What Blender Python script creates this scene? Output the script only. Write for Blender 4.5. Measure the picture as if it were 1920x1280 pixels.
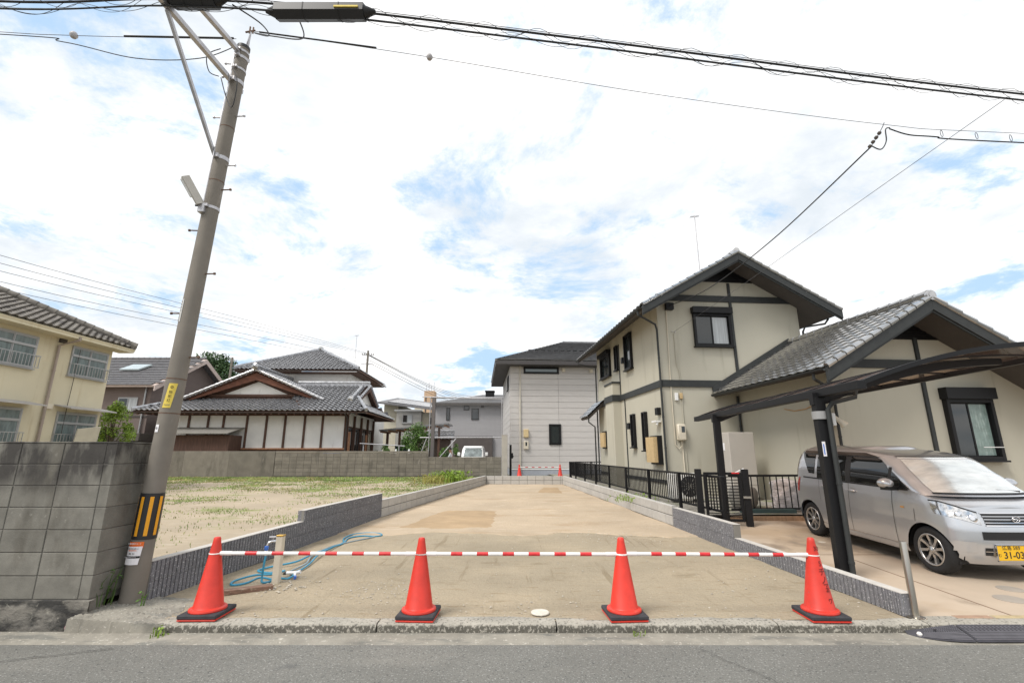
import bpy, bmesh, math, random
from mathutils import Vector, Matrix, noise
from math import radians, sin, cos, pi, sqrt, atan2
random.seed(7)
for o in list(bpy.data.objects): bpy.data.objects.remove(o)
SC = bpy.context.scene
COL = SC.collection

# ---------------------------------------------------------------- camera, sky, sun, exposure
cd = bpy.data.cameras.new('camera'); cam = bpy.data.objects.new('camera', cd); COL.objects.link(cam)
cd.sensor_width = 36; cd.lens = 36*880/1920; cd.clip_end = 3000; cd.clip_start = .05
cam.location = (0, 0, 1.5); cam.rotation_euler = (radians(90+13.35), 0, 0)
SC.camera = cam

SUN_DIR = Vector((-.46, -.38, .80)).normalized()
w = bpy.data.worlds.new('World'); SC.world = w; w.use_nodes = True
nt = w.node_tree; nt.nodes.clear(); N = nt.nodes; LK = nt.links
out = N.new('ShaderNodeOutputWorld'); bg = N.new('ShaderNodeBackground'); bg.inputs[1].default_value = .12
LK.new(bg.outputs[0], out.inputs[0])
sky = N.new('ShaderNodeTexSky'); sky.sky_type = 'NISHITA'; sky.sun_disc = False
sky.sun_elevation = math.asin(SUN_DIR.z); sky.sun_rotation = atan2(SUN_DIR.x, SUN_DIR.y)
sky.air_density = 1.0; sky.dust_density = 1.5; sky.ozone_density = 1.2
tc = N.new('ShaderNodeTexCoord'); sp = N.new('ShaderNodeSeparateXYZ'); LK.new(tc.outputs['Generated'], sp.inputs[0])
def wm(op, a, b):
    n = N.new('ShaderNodeMath'); n.operation = op
    for i, q in enumerate((a, b)):
        if isinstance(q, (int, float)): n.inputs[i].default_value = q
        else: LK.new(q, n.inputs[i])
    return n.outputs[0]
zz = wm('ADD', wm('MAXIMUM', sp.outputs[2], 0.0), .16)
cx = N.new('ShaderNodeCombineXYZ'); LK.new(wm('DIVIDE', sp.outputs[0], zz), cx.inputs[0]); LK.new(wm('DIVIDE', sp.outputs[1], zz), cx.inputs[1])
def wnoise(scale, detail, rough, wv, dist=0.0):
    n = N.new('ShaderNodeTexNoise'); n.noise_dimensions = '4D'
    n.inputs['Scale'].default_value = scale; n.inputs['Detail'].default_value = detail; n.inputs['Roughness'].default_value = rough
    n.inputs['W'].default_value = wv; n.inputs['Distortion'].default_value = dist
    LK.new(cx.outputs[0], n.inputs['Vector']); return n.outputs[0]
def wramp(x, a, b, ca=(0, 0, 0, 1), cb=(1, 1, 1, 1)):
    r = N.new('ShaderNodeValToRGB'); LK.new(x, r.inputs[0])
    r.color_ramp.interpolation = 'EASE'
    r.color_ramp.elements[0].position = a; r.color_ramp.elements[0].color = ca
    r.color_ramp.elements[1].position = b; r.color_ramp.elements[1].color = cb
    return r.outputs[0]
def wmix(f, a, b):
    m = N.new('ShaderNodeMix'); m.data_type = 'RGBA'
    if isinstance(f, (int, float)): m.inputs['Factor'].default_value = f
    else: LK.new(f, m.inputs['Factor'])
    for k, q in ((6, a), (7, b)):
        if isinstance(q, tuple): m.inputs[k].default_value = q
        else: LK.new(q, m.inputs[k])
    return m.outputs[2]
cover = wramp(wnoise(1.55, 10, .66, 1.9, .4), .375, .50)
shade = wramp(wnoise(1.15, 9, .64, 8.4, .3), .385, .67)
CL = 8.2
cloud = wmix(shade, (CL*1.04, CL*1.02, CL*1.0, 1), (CL*.62, CL*.67, CL*.72, 1))
blue = wmix(.8, sky.outputs[0], (3.7, 5.2, 6.9, 1))
LK.new(wmix(cover, blue, cloud), bg.inputs[0])

sl = bpy.data.lights.new('sun', 'SUN'); sun = bpy.data.objects.new('sun', sl); COL.objects.link(sun)
sl.energy = 2.3; sl.angle = radians(18); sl.color = (1, .96, .90)
sun.rotation_euler = SUN_DIR.to_track_quat('Z', 'Y').to_euler(); sun.location = (-20, -20, 40)
vs = SC.view_settings; vs.view_transform = 'Standard'; vs.look = 'None'; vs.exposure = 0.42; vs.gamma = 1; vs.use_curve_mapping = False
SC.render.resolution_x = 1024; SC.render.resolution_y = 682
SC.render.engine = 'CYCLES'
SC.cycles.max_bounces = 8; SC.cycles.transparent_max_bounces = 16

# ---------------------------------------------------------------- materials
MATS = {}
def mat(name, col, rough=.7, metal=0.0, var=(3.0, .08), vary=0.0, mix=(), zmix=None, bump=None, coat=0.0, spec=.5, trans=0.0, emit=None, local=False):
    """procedural material: base colour, value noise, optional stain layers, fine relief"""
    if name in MATS: return MATS[name]
    m = bpy.data.materials.new(name); m.use_nodes = True; MATS[name] = m
    t = m.node_tree; t.nodes.clear(); n = t.nodes; l = t.links
    o = n.new('ShaderNodeOutputMaterial'); p = n.new('ShaderNodeBsdfPrincipled'); l.new(p.outputs[0], o.inputs[0])
    p.inputs['Roughness'].default_value = rough; p.inputs['Metallic'].default_value = metal
    p.inputs['Coat Weight'].default_value = coat; p.inputs['Coat Roughness'].default_value = .06
    p.inputs['Specular IOR Level'].default_value = spec; p.inputs['Transmission Weight'].default_value = trans
    if local:
        tcn = n.new('ShaderNodeTexCoord'); pos = tcn.outputs['Object']
    else:
        g = n.new('ShaderNodeNewGeometry'); pos = g.outputs['Position']
    def nz(scale, detail=5, rough=.6):
        mp = n.new('ShaderNodeMapping'); l.new(pos, mp.inputs[0])
        s = scale if isinstance(scale, tuple) else (scale,)*3
        mp.inputs['Scale'].default_value = s
        q = n.new('ShaderNodeTexNoise'); q.inputs['Scale'].default_value = 1; q.inputs['Detail'].default_value = detail; q.inputs['Roughness'].default_value = rough
        l.new(mp.outputs[0], q.inputs['Vector']); return q.outputs[0]
    def mr(x, a, b, c=0.0, d=1.0):
        q = n.new('ShaderNodeMapRange'); q.interpolation_type = 'SMOOTHSTEP'; l.new(x, q.inputs[0])
        for i, vv in enumerate((a, b, c, d)): q.inputs[i+1].default_value = vv
        return q.outputs[0]
    def mx(f, a, b):
        q = n.new('ShaderNodeMix'); q.data_type = 'RGBA'; l.new(f, q.inputs[0])
        if isinstance(a, tuple): q.inputs[6].default_value = a
        else: l.new(a, q.inputs[6])
        q.inputs[7].default_value = b; return q.outputs[2]
    c = tuple(col)+(1,)
    for (c2, s, lo, hi) in mix:
        c = mx(mr(nz(s), lo, hi), c, tuple(c2)+(1,))
    if zmix:
        c2, z0, z1, s, k = zmix
        sp_ = n.new('ShaderNodeSeparateXYZ'); l.new(pos, sp_.inputs[0])
        a_ = mr(sp_.outputs[2], z0, z1); b_ = mr(nz(s), .38, .62, 0, k)
        mu = n.new('ShaderNodeMath'); mu.operation = 'MULTIPLY'; l.new(a_, mu.inputs[0]); l.new(b_, mu.inputs[1])
        c = mx(mu.outputs[0], c, tuple(c2)+(1,))
    h = n.new('ShaderNodeHueSaturation')
    if isinstance(c, tuple): h.inputs['Color'].default_value = c
    else: l.new(c, h.inputs['Color'])
    v = mr(nz(var[0]), .25, .75, 1-var[1], 1+var[1]) if var else None
    if vary:
        oi = n.new('ShaderNodeObjectInfo')
        q = n.new('ShaderNodeMapRange'); l.new(oi.outputs['Random'], q.inputs[0]); q.inputs[3].default_value = 1-vary; q.inputs[4].default_value = 1+vary
        if v is None: v = q.outputs[0]
        else:
            mu = n.new('ShaderNodeMath'); mu.operation = 'MULTIPLY'; l.new(v, mu.inputs[0]); l.new(q.outputs[0], mu.inputs[1]); v = mu.outputs[0]
    if v is not None: l.new(v, h.inputs['Value'])
    l.new(h.outputs[0], p.inputs['Base Color'])
    if bump:
        b = n.new('ShaderNodeBump'); b.inputs['Strength'].default_value = bump[1]; b.inputs['Distance'].default_value = bump[2] if len(bump) > 2 else .01
        l.new(nz(bump[0], 6, .65), b.inputs['Height']); l.new(b.outputs[0], p.inputs['Normal'])
    if emit:
        p.inputs['Emission Color'].default_value = tuple(emit)+(1,); p.inputs['Emission Strength'].default_value = 1
    return m

asphalt = mat('asphalt', (.160, .156, .140), .93, var=(.9, .10), mix=[((.195, .187, .165), (.5, 1.6, 1), .50, .75), ((.31, .305, .285), 62.0, .55, .68), ((.07, .07, .066), 55.0, .56, .68), ((.105, .104, .098), (.9, 2.5, 1), .62, .72)], bump=(70.0, .8, .01))
gutterc = mat('gutter_concrete', (.27, .25, .21), .95, var=(4, .2), mix=[((.17, .165, .145), (2, 9, 3), .50, .68), ((.46, .43, .37), 30.0, .58, .7)], bump=(60.0, .6, .008))
kerbc = mat('kerb_concrete', (.36, .335, .285), .95, var=(4, .15), mix=[((.12, .112, .098), (36, 36, 30), .52, .66), ((.5, .47, .42), 60.0, .6, .72)], zmix=((.105, .097, .08), -.002, -.028, (40, 40, 30), 2.6), bump=(45.0, .8, .01))
dirt = mat('lot_dirt', (.345, .285, .20), .97, var=(.7, .12), mix=[((.375, .305, .212), (.5, .35, 1), .45, .62), ((.27, .215, .14), (1.1, 2.2, 1), .58, .72), ((.46, .40, .30), 30.0, .60, .72), ((.22, .175, .115), (9, 26, 9), .62, .72), ((.30, .235, .15), (2.5, 14, 2), .56, .68), ((.265, .21, .135), (7, .5, 1), .60, .70)], bump=(20.0, .9, .03))
rear_dirt = mat('rear_dirt', (.45, .355, .25), .97, var=(.6, .10), mix=[((.40, .295, .19), (.4, 1.3, 1), .54, .68), ((.52, .42, .31), (1.5, 5, 1), .54, .7), ((.30, .21, .13), (4, 22, 4), .63, .73)], bump=(16.0, .8, .03))
dirt_dk = mat('damp_dirt', (.375, .265, .155), .97, var=(1.2, .12), mix=[((.44, .31, .19), (3, 12, 3), .52, .7)], bump=(20.0, .5, .02))
sand = mat('field_sand', (.385, .315, .228), .97, var=(.6, .10), mix=[((.40, .31, .21), (1.2, 6, 1), .55, .72), ((.46, .395, .30), (2, 9, 1), .55, .7), ((.24, .25, .10), (.5, 1.1, 1), .54, .64)], bump=(14.0, .6, .03))
drive = mat('driveway_concrete', (.46, .37, .28), .85, var=(.8, .1), mix=[((.40, .30, .205), (.45, .6, 1), .46, .62), ((.24, .185, .135), (1.0, .7, 1), .53, .70)], bump=(60.0, .25, .004))
terrain_m = mat('terrain', (.20, .19, .15), .95, var=(.3, .2), bump=(8.0, .4, .02))
rubbleg = mat('yard_gravel', (.27, .25, .215), .95, var=(3, .25), mix=[((.16, .19, .08), (1.5, 1.5, 1), .55, .66), ((.45, .40, .34), 16.0, .58, .7)], bump=(25.0, 1.0, .03))
oldblk = mat('old_block', (.185, .175, .150), .95, var=(6, .16), vary=.10, mix=[((.125, .115, .095), (3, 3, 1.2), .50, .70), ((.25, .235, .205), 18.0, .62, .75)], zmix=((.055, .05, .045), 1.0, 1.45, (3.2, 3.2, 1.1), 1.6), bump=(70.0, .5, .006))
oldmortar = mat('old_mortar', (.14, .13, .115), .95, zmix=((.06, .055, .05), 1.0, 1.6, (4, 4, 1.5), .8), bump=(50.0, .5, .006))
footing_m = mat('footing_concrete', (.20, .185, .16), .95, var=(5, .2), mix=[((.045, .043, .04), (3, 3, 5), .45, .60), ((.33, .31, .26), 12.0, .6, .72)], bump=(40.0, .8, .012))
farblk = mat('far_wall_block', (.185, .168, .138), .95, var=(2, .15), vary=.12, mix=[((.12, .11, .09), (2.5, 2.5, .6), .52, .72), ((.37, .34, .29), (5, 5, 1.2), .64, .78)], bump=(40.0, .4, .006))
newblk = mat('new_block', (.46, .44, .41), .92, var=(9, .06), vary=.06, bump=(90.0, .4, .004))
joint = mat('block_joint', (.21, .20, .18), .95)
decblk = mat('ribbed_block', (.175, .173, .185), .9, var=(20, .15), vary=.06, mix=[((.55, .54, .53), (75, 75, 60), .595, .64), ((.12, .12, .125), 22.0, .60, .70)], bump=(60.0, .5, .005))
dectop = mat('block_cap', (.52, .49, .45), .92, var=(10, .1), bump=(60.0, .3, .004))
polec = mat('pole_concrete', (.20, .178, .15), .85, var=(4, .09), mix=[((.21, .185, .16), (9, 9, .7), .52, .72), ((.34, .31, .28), (6, 6, 2), .62, .78)], bump=(90.0, .25, .003))
galv = mat('galvanised', (.47, .46, .47), .45, .7, var=(12, .15))
rust = mat('rusty_steel', (.16, .10, .07), .8, .3, var=(30, .25))
blkpl = mat('black_plastic', (.018, .018, .02), .45, var=(5, .1))
cable_m = mat('cable_sheath', (.012, .012, .013), .6, var=None)
wire_m = mat('steel_wire', (.10, .10, .11), .5, .5, var=None)
orange = mat('cone_red', (.64, .036, .02), .45, var=(9, .10), vary=.10, mix=[((.45, .075, .05), (5, 5, 2.5), .58, .74), ((.30, .10, .07), (30, 30, 12), .66, .76)], bump=(120.0, .06, .002))
rubber = mat('rubber_base', (.035, .035, .04), .8, var=(14, .3), bump=(80.0, .3, .003))
barw = mat('bar_white', (.80, .77, .74), .45, var=(6, .06)); barr = mat('bar_red', (.62, .03, .035), .4, var=(20, .2))
hosem = mat('hose_blue', (.045, .27, .42), .38, var=(8, .12)); hosegr = mat('hose_grey', (.25, .31, .34), .45)
cream = mat('cream_plastic', (.62, .56, .45), .5, var=(8, .06)); brass = mat('brass', (.50, .31, .07), .4, .8)
chrome = mat('chrome', (.75, .75, .77), .12, 1.0, var=None)
plankm = mat('weathered_wood', (.20, .12, .085), .9, var=((4, 30, 30), .25), mix=[((.34, .27, .2), (6, 30, 30), .55, .7)], bump=((6, 60, 60), .5, .006))
steel = mat('stainless', (.50, .47, .42), .28, 1.0, var=((40, 40, 2), .06))
beige = mat('stucco_beige', (.47, .445, .365), .9, var=(.5, .035), mix=[((.40, .375, .30), (4, 4, .3), .56, .76)], bump=(70.0, .35, .006))
trim = mat('dark_trim', (.037, .040, .040), .55, var=(5, .1), spec=.3); blackal = mat('black_aluminium', (.008, .008, .009), .5, var=None, spec=.3)
tile_bk = mat('glazed_tile', (.43, .425, .42), .20, .85, var=(7, .12), vary=.14, coat=.6, spec=.9)
tile_sv = mat('smoked_tile', (.36, .36, .37), .26, .65, var=(6, .35), vary=.1, spec=.8)
tile_old = mat('old_tile', (.17, .155, .135), .85, var=(5, .35), mix=[((.09, .08, .075), (3, 3, 3), .5, .65)])
slate = mat('grey_slate', (.15, .145, .15), .6, var=(4, .2)); slate2 = mat('charcoal_slate', (.24, .24, .245), .38, .4, var=(5, .2)); slate3 = mat('dark_roof', (.10, .098, .10), .7, var=(3, .15))
soffit = mat('soffit_brown', (.075, .065, .058), .8)
glassd = mat('window_glass', (.018, .024, .026), .06, var=None, spec=.75)
glasst = mat('frosted_glass', (.20, .27, .25), .25, var=(9, .15), mix=[((.33, .40, .37), (20, 20, 3), .5, .7)])
curtain = mat('lace_curtain', (.42, .44, .45), .35, var=((25, 25, .6), .25))
siding = mat('grey_siding', (.53, .505, .485), .75, var=((1.5, 1.5, 8), .04), vary=.025, bump=((8, 8, 55), .35, .006))
plaster = mat('white_plaster', (.80, .78, .735), .9, var=(1.2, .06), mix=[((.62, .58, .53), (3, 3, .7), .58, .78)])
wooddk = mat('dark_timber', (.10, .052, .035), .8, var=((12, 12, 2), .25)); woodlt = mat('cedar_board', (.36, .17, .085), .75, var=((14, 14, 2), .2))
yellow = mat('yellow_mortar', (.62, .56, .41), .9, var=(.6, .06), mix=[((.50, .42, .27), (2.5, 2.5, .35), .56, .74)], bump=(50.0, .3, .005))
brownw = mat('brown_siding', (.17, .132, .118), .85, var=(1.5, .06), bump=((2, 2, 30), .5, .01))
alu = mat('aluminium_sash', (.40, .40, .40), .45, .5, var=None); pinkish = mat('pale_barge', (.55, .45, .40), .8)
netw = mat('grey_panel_wall', (.40, .39, .40), .85, var=((.5, .5, 14), .05), bump=((2, 2, 40), .4, .01))
creamw = mat('cream_wall', (.56, .52, .42), .9); greyw = mat('grey_wall', (.36, .35, .33), .9)
towerm = mat('tower_render', (.52, .36, .24), .9)
whitep = mat('white_paint', (.78, .78, .77), .4, var=None); paper = mat('paper_white', (.80, .78, .80), .7, var=None)
carp = mat('silver_paint', (.55, .57, .60), .30, .7, var=(260.0, .04), coat=1.0)
carbk = mat('car_black', (.012, .012, .013), .5, var=None); carglass = mat('car_glass', (.012, .014, .015), .04, var=None, spec=.8)
screen_m = mat('foil_with_sky_sheen', (.80, .85, .85), .12, .6, var=((3, 14, 3), .15), bump=((3, 12, 3), .25, .03), coat=1.0)  # sunshade foil plus sky reflection on the glass, put into one pale colour
tyre = mat('tyre_rubber', (.016, .016, .017), .85, var=(20, .2)); rim = mat('alloy', (.55, .54, .53), .3, .85, var=None)
lampg = mat('headlamp_chrome', (.62, .62, .62), .12, .9, var=(30, .3)); red_l = mat('red_lens', (.35, .008, .01), .15, var=None)
plate_y = mat('plate_yellow', (.80, .47, .012), .5, var=None); ink = mat('black_ink', (.02, .02, .02), .7, var=None)
orangep = mat('guard_orange', (.82, .36, .012), .5, var=None); signy = mat('sign_yellow', (.72, .55, .09), .6, var=(20, .1))
tagor = mat('tag_orange', (.75, .15, .02), .6, var=None); signw = mat('plate_white', (.56, .55, .53), .6, var=(30, .08))
pinkm = mat('tap_pink', (.62, .33, .36), .5); bluem = mat('connector_blue', (.06, .18, .60), .4)
card = mat('cardboard', (.52, .38, .20), .85, var=(9, .08), mix=[((.40, .28, .14), 14.0, .6, .72)])
cabm = mat('cabinet_beige', (.47, .435, .39), .6, var=(2, .03)); bagm = mat('plastic_bag', (.66, .65, .67), .22, var=((6, 6, 14), .35), bump=((8, 8, 30), 1.0, .05))
brownblk = mat('brown_step_block', (.30, .20, .125), .9, var=((30, 30, 2), .25))
teal = mat('dark_teal', (.03, .06, .06), .6)
skin = mat('skin', (.45, .25, .17), .6); shirt = mat('white_shirt', (.75, .75, .78), .8); hairm = mat('hair', (.02, .015, .012), .7); trous = mat('trousers', (.05, .05, .06), .8)
leafA = mat('leaf_yellow_green', (.20, .30, .035), .6, var=(3, .45)); leafB = mat('leaf_mid_green', (.085, .165, .03), .6, var=(3, .5)); leafC = mat('leaf_dark_green', (.04, .085, .022), .65, var=(.4, .5))
grassm = mat('grass', (.20, .285, .07), .7, var=(1.2, .4), mix=[((.31, .28, .11), 1.6, .45, .62)])
barkm = mat('bark', (.12, .09, .06), .9); stonem = mat('pebble', (.50, .45, .37), .9, vary=.3, var=(12, .3))
rampm = mat('ramp_rubber', (.055, .053, .062), .75, var=(9, .2), bump=(90.0, .3, .003))
netm = mat('net_cord', (.20, .20, .21), .8, var=None)
def poly_roof():
    m = bpy.data.materials.new('brown_polycarbonate'); m.use_nodes = True; t = m.node_tree; t.nodes.clear()
    o = t.nodes.new('ShaderNodeOutputMaterial'); tr = t.nodes.new('ShaderNodeBsdfTransparent'); tr.inputs[0].default_value = (.84, .63, .50, 1)
    gl = t.nodes.new('ShaderNodeBsdfPrincipled'); gl.inputs['Base Color'].default_value = (.15, .105, .095, 1); gl.inputs['Roughness'].default_value = .22
    m_ = t.nodes.new('ShaderNodeMixShader'); m_.inputs[0].default_value = .38
    t.links.new(tr.outputs[0], m_.inputs[1]); t.links.new(gl.outputs[0], m_.inputs[2]); t.links.new(m_.outputs[0], o.inputs[0]); return m
polyc = poly_roof()

# ---------------------------------------------------------------- mesh helpers
class MB:
    def __init__(s): s.v = []; s.f = []
    def add(s, vs, fs):
        b = len(s.v); s.v += [tuple(q) for q in vs]; s.f += [tuple(i+b for i in f) for f in fs]; return s
    def box(s, x0, y0, z0, x1, y1, z1):
        x0, x1 = sorted((x0, x1)); y0, y1 = sorted((y0, y1)); z0, z1 = sorted((z0, z1))
        return s.add([(x0, y0, z0), (x1, y0, z0), (x1, y1, z0), (x0, y1, z0), (x0, y0, z1), (x1, y0, z1), (x1, y1, z1), (x0, y1, z1)],
                     [(3, 2, 1, 0), (4, 5, 6, 7), (0, 1, 5, 4), (1, 2, 6, 5), (2, 3, 7, 6), (3, 0, 4, 7)])
    def cbox(s, x0, y0, z0, x1, y1, z1, c=.006):
        """box with chamfered edges"""
        x0, x1 = sorted((x0, x1)); y0, y1 = sorted((y0, y1)); z0, z1 = sorted((z0, z1))
        bm = bmesh.new(); bmesh.ops.create_cube(bm, size=1)
        for q in bm.verts: q.co = Vector(((x0+x1)/2+q.co.x*(x1-x0), (y0+y1)/2+q.co.y*(y1-y0), (z0+z1)/2+q.co.z*(z1-z0)))
        bmesh.ops.bevel(bm, geom=list(bm.edges), offset=c, segments=1, affect='EDGES')
        bm.verts.index_update(); s.add([q.co for q in bm.verts], [[q.index for q in f.verts] for f in bm.faces]); bm.free(); return s
    def prism(s, pts, off):
        n = len(pts); off = Vector(off); a = [Vector(q) for q in pts]; b = [q+off for q in a]
        return s.add(a+b, [tuple(range(n-1, -1, -1)), tuple(range(n, 2*n))]+[(i, (i+1) % n, n+(i+1) % n, n+i) for i in range(n)])
    def beam(s, a, b, w, h, up=(0, 0, 1)):
        a, b = Vector(a), Vector(b); d = (b-a).normalized(); u = Vector(up)
        if abs(d.dot(u)) > .99: u = Vector((0, 1, 0))
        x = d.cross(u).normalized(); y = x.cross(d).normalized()
        q = [a+x*i*w/2+y*j*h/2 for i, j in ((-1, -1), (1, -1), (1, 1), (-1, 1))]
        return s.prism(q, b-a)
    def tube(s, pts, r, n=8, closed=False):
        P = [Vector(q) for q in pts]; k = len(P); R = r if isinstance(r, (list, tuple)) else [r]*k
        ring = []; base = len(s.v); prev = None
        for i in range(k):
            if closed: d = (P[(i+1) % k]-P[i-1])
            else: d = P[min(i+1, k-1)]-P[max(i-1, 0)]
            d = d.normalized() if d.length > 1e-9 else Vector((0, 0, 1))
            if prev is None:
                u = Vector((0, 0, 1)) if abs(d.z) < .9 else Vector((1, 0, 0)); x = d.cross(u).normalized()
            else:
                x = (prev-d*prev.dot(d)); x = x.normalized() if x.length > 1e-6 else d.orthogonal().normalized()
            prev = x; y = d.cross(x)
            for j in range(n):
                a = 2*pi*j/n; s.v.append(tuple(P[i]+x*(R[i]*cos(a))+y*(R[i]*sin(a))))
        for i in range(k if closed else k-1):
            for j in range(n):
                a = base+i*n; b = base+((i+1) % k)*n
                s.f.append((a+j, a+(j+1) % n, b+(j+1) % n, b+j))
        if not closed:
            s.f.append(tuple(base+j for j in range(n-1, -1, -1))); s.f.append(tuple(base+(k-1)*n+j for j in range(n)))
        return s
    def lathe(s, prof, n=24, c=(0, 0, 0), cap=True):
        base = len(s.v); k = len(prof)
        for r, z in prof:
            for j in range(n):
                a = 2*pi*j/n; s.v.append((c[0]+r*cos(a), c[1]+r*sin(a), c[2]+z))
        for i in range(k-1):
            for j in range(n):
                a = base+i*n; b = a+n; s.f.append((a+j, a+(j+1) % n, b+(j+1) % n, b+j))
        if cap: s.f.append(tuple(base+j for j in range(n-1, -1, -1))); s.f.append(tuple(base+(k-1)*n+j for j in range(n)))
        return s
    def grid(s, fn, nu, nv, flip=False):
        base = len(s.v)
        for j in range(nv+1):
            for i in range(nu+1): s.v.append(tuple(fn(i/nu, j/nv)))
        for j in range(nv):
            for i in range(nu):
                a = base+j*(nu+1)+i; q = (a, a+1, a+nu+2, a+nu+1); s.f.append(q[::-1] if flip else q)
        return s
    def xf(s, M):
        s.v = [tuple(M @ Vector(q)) for q in s.v]; return s
    def build(s, name, m, parent=None, smooth=False, kind=None, label=None):
        me = bpy.data.meshes.new(name); me.from_pydata(s.v, [], s.f); me.validate()
        bm = bmesh.new(); bm.from_mesh(me); bmesh.ops.recalc_face_normals(bm, faces=bm.faces); bm.to_mesh(me); bm.free()
        me.materials.append(m)
        return link(name, me, parent, smooth, kind, label)
def link(name, me, parent=None, smooth=False, kind=None, label=None, loc=None, rotz=None, scale=None):
    if smooth:
        me.polygons.foreach_set('use_smooth', [True]*len(me.polygons))
        if smooth != 'all': me.set_sharp_from_angle(angle=radians(38))
    o = bpy.data.objects.new(name, me); COL.objects.link(o)
    if parent: o.parent = parent
    if kind: o['kind'] = kind
    if label: o['label'] = label
    if loc is not None: o.location = loc
    if rotz is not None: o.rotation_euler = (0, 0, rotz)
    if scale is not None: o.scale = scale
    return o
def mesh_of(mb, name, m):
    me = bpy.data.meshes.new(name); me.from_pydata(mb.v, [], mb.f)
    bm = bmesh.new(); bm.from_mesh(me); bmesh.ops.recalc_face_normals(bm, faces=bm.faces); bm.to_mesh(me); bm.free()
    me.materials.append(m); return me
def tag(o, label, cat, group=None):
    o['label'] = label; o['category'] = cat
    if group: o['group'] = group
    return o
def thing(name, label, cat, loc=(0, 0, 0), rotz=0.0, group=None):
    o = bpy.data.objects.new(name, None); COL.objects.link(o); o.empty_display_size = .2
    o.location = loc; o.rotation_euler = (0, 0, rotz); return tag(o, label, cat, group)
def dup(root, loc, rotz=0.0, label=None, parent=None):
    r = root.copy(); COL.objects.link(r); r.parent = parent
    if parent is None: r.location = loc; r.rotation_euler = (0, 0, rotz)
    if label: r['label'] = label
    for ch in list(root.children): dup(ch, None, parent=r)
    return r
def struct(name, mb, m, smooth=False):
    return mb.build(name, m, None, smooth, 'structure')
def text(name, s, size, m, parent, M, bold=0.0):
    """flat printed lettering, centred, as a thin mesh; M maps the text plane (x right, y up) into the parent"""
    cu = bpy.data.curves.new('lettering', 'FONT'); cu.body = s; cu.size = size; cu.align_x = 'CENTER'; cu.align_y = 'CENTER'; cu.extrude = .0004; cu.offset = bold
    cu.resolution_u = 3
    ob = bpy.data.objects.new('lettering', cu); COL.objects.link(ob)
    dg = bpy.context.evaluated_depsgraph_get(); me = bpy.data.meshes.new_from_object(ob.evaluated_get(dg))
    bpy.data.objects.remove(ob); bpy.data.curves.remove(cu)
    me.transform(M); me.materials.clear(); me.materials.append(m); me.name = name
    return link(name, me, parent)
def frameM(o, x, y):
    """matrix from origin, right axis, up axis"""
    x = Vector(x).normalized(); y = Vector(y).normalized(); z = x.cross(y)
    return Matrix(((x.x, y.x, z.x, o[0]), (x.y, y.y, z.y, o[1]), (x.z, y.z, z.z, o[2]), (0, 0, 0, 1)))
def inpoly(p, poly):
    c = False; n = len(poly)
    for i in range(n):
        a, b = poly[i], poly[i-1]
        if (a[1] > p[1]) != (b[1] > p[1]) and p[0] < (b[0]-a[0])*(p[1]-a[1])/(b[1]-a[1])+a[0]: c = not c
    return c
def roof_axes(poly):
    a, b = Vector(poly[0]), Vector(poly[1]); cen = sum((Vector(q) for q in poly), Vector())/len(poly)
    u = (b-a).normalized(); n = u.cross(cen-a).normalized()
    if n.z < 0: a, b = b, a; u = -u; n = -n
    return a, (b-a).length, u, n.cross(u), n
def tile_shape(tw, tl, amp, lift, flat=False):
    """one roof tile in its own frame: x across, y up the slope, z out"""
    k = 6; xs = [i/k for i in range(k+1)]
    hs = [0, 0, 0, 0, 0, 0, 0] if flat else [amp*(.55+.45*cos(2*pi*t)) if t < .5 or t > .5 else amp*.1 for t in xs]
    g = .008
    lo = [(t*(tw-g), 0, h+lift) for t, h in zip(xs, hs)]; hi = [(t*(tw-g), tl*1.12, h) for t, h in zip(xs, hs)]
    lip = [(t*(tw-g), .004, h+lift-.034) for t, h in zip(xs, hs)]
    m = MB(); n = k+1
    m.add(lo+hi+lip, [(i, i+1, n+i+1, n+i) for i in range(k)]+[(2*n+i, 2*n+i+1, i+1, i) for i in range(k)])
    return m
def tiles(poly, tw, tl, amp=.035, lift=.035, flat=False, mb=None, stagger=0.0, off=.02):
    """cover a roof face (first edge = eave) with tiles; returns list of (location, matrix) or fills mb"""
    a, L, u, v, n = roof_axes(poly); P2 = [((Vector(q)-a).dot(u), (Vector(q)-a).dot(v)) for q in poly]
    ts = tile_shape(tw, tl, amp, lift, flat); res = []
    x0 = min(q[0] for q in P2); x1 = max(q[0] for q in P2); y1 = max(q[1] for q in P2)
    for j in range(int(y1/tl)+1):
        s0 = x0+(stagger*tw if j % 2 else 0)
        for i in range(-1, int((x1-x0)/tw)+1):
            c = (s0+(i+.5)*tw, (j+.5)*tl)
            if not inpoly(c, P2): continue
            o = a+u*(s0+i*tw)+v*(j*tl)+n*off
            M = Matrix(((u.x, v.x, n.x, o.x), (u.y, v.y, n.y, o.y), (u.z, v.z, n.z, o.z), (0, 0, 0, 1)))
            if mb is not None: mb.add([M @ Vector(q) for q in ts.v], ts.f)
            else: res.append(M)
    return res
def slab(mb, poly, t):
    """solid roof deck below a roof face"""
    a, L, u, v, n = roof_axes(poly); return mb.prism([Vector(q) for q in poly], -n*t)
def ridge(mb, a, b, r=.11, seg=.28, h=.10):
    """row of capped ridge tiles on a stacked base"""
    a, b = Vector(a), Vector(b); L = (b-a).length; k = max(1, int(L/seg)); d = (b-a)/k
    mb.beam(a+Vector((0, 0, h*.3)), b+Vector((0, 0, h*.3)), r*1.6, h*1.2)
    for i in range(k):
        p = a+d*i+Vector((0, 0, h)); q = a+d*(i+1)+Vector((0, 0, h)); mb.tube([p, p+d*.2, q], [r*1.08, r*1.04, r*.92], 10)
    return mb
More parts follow.
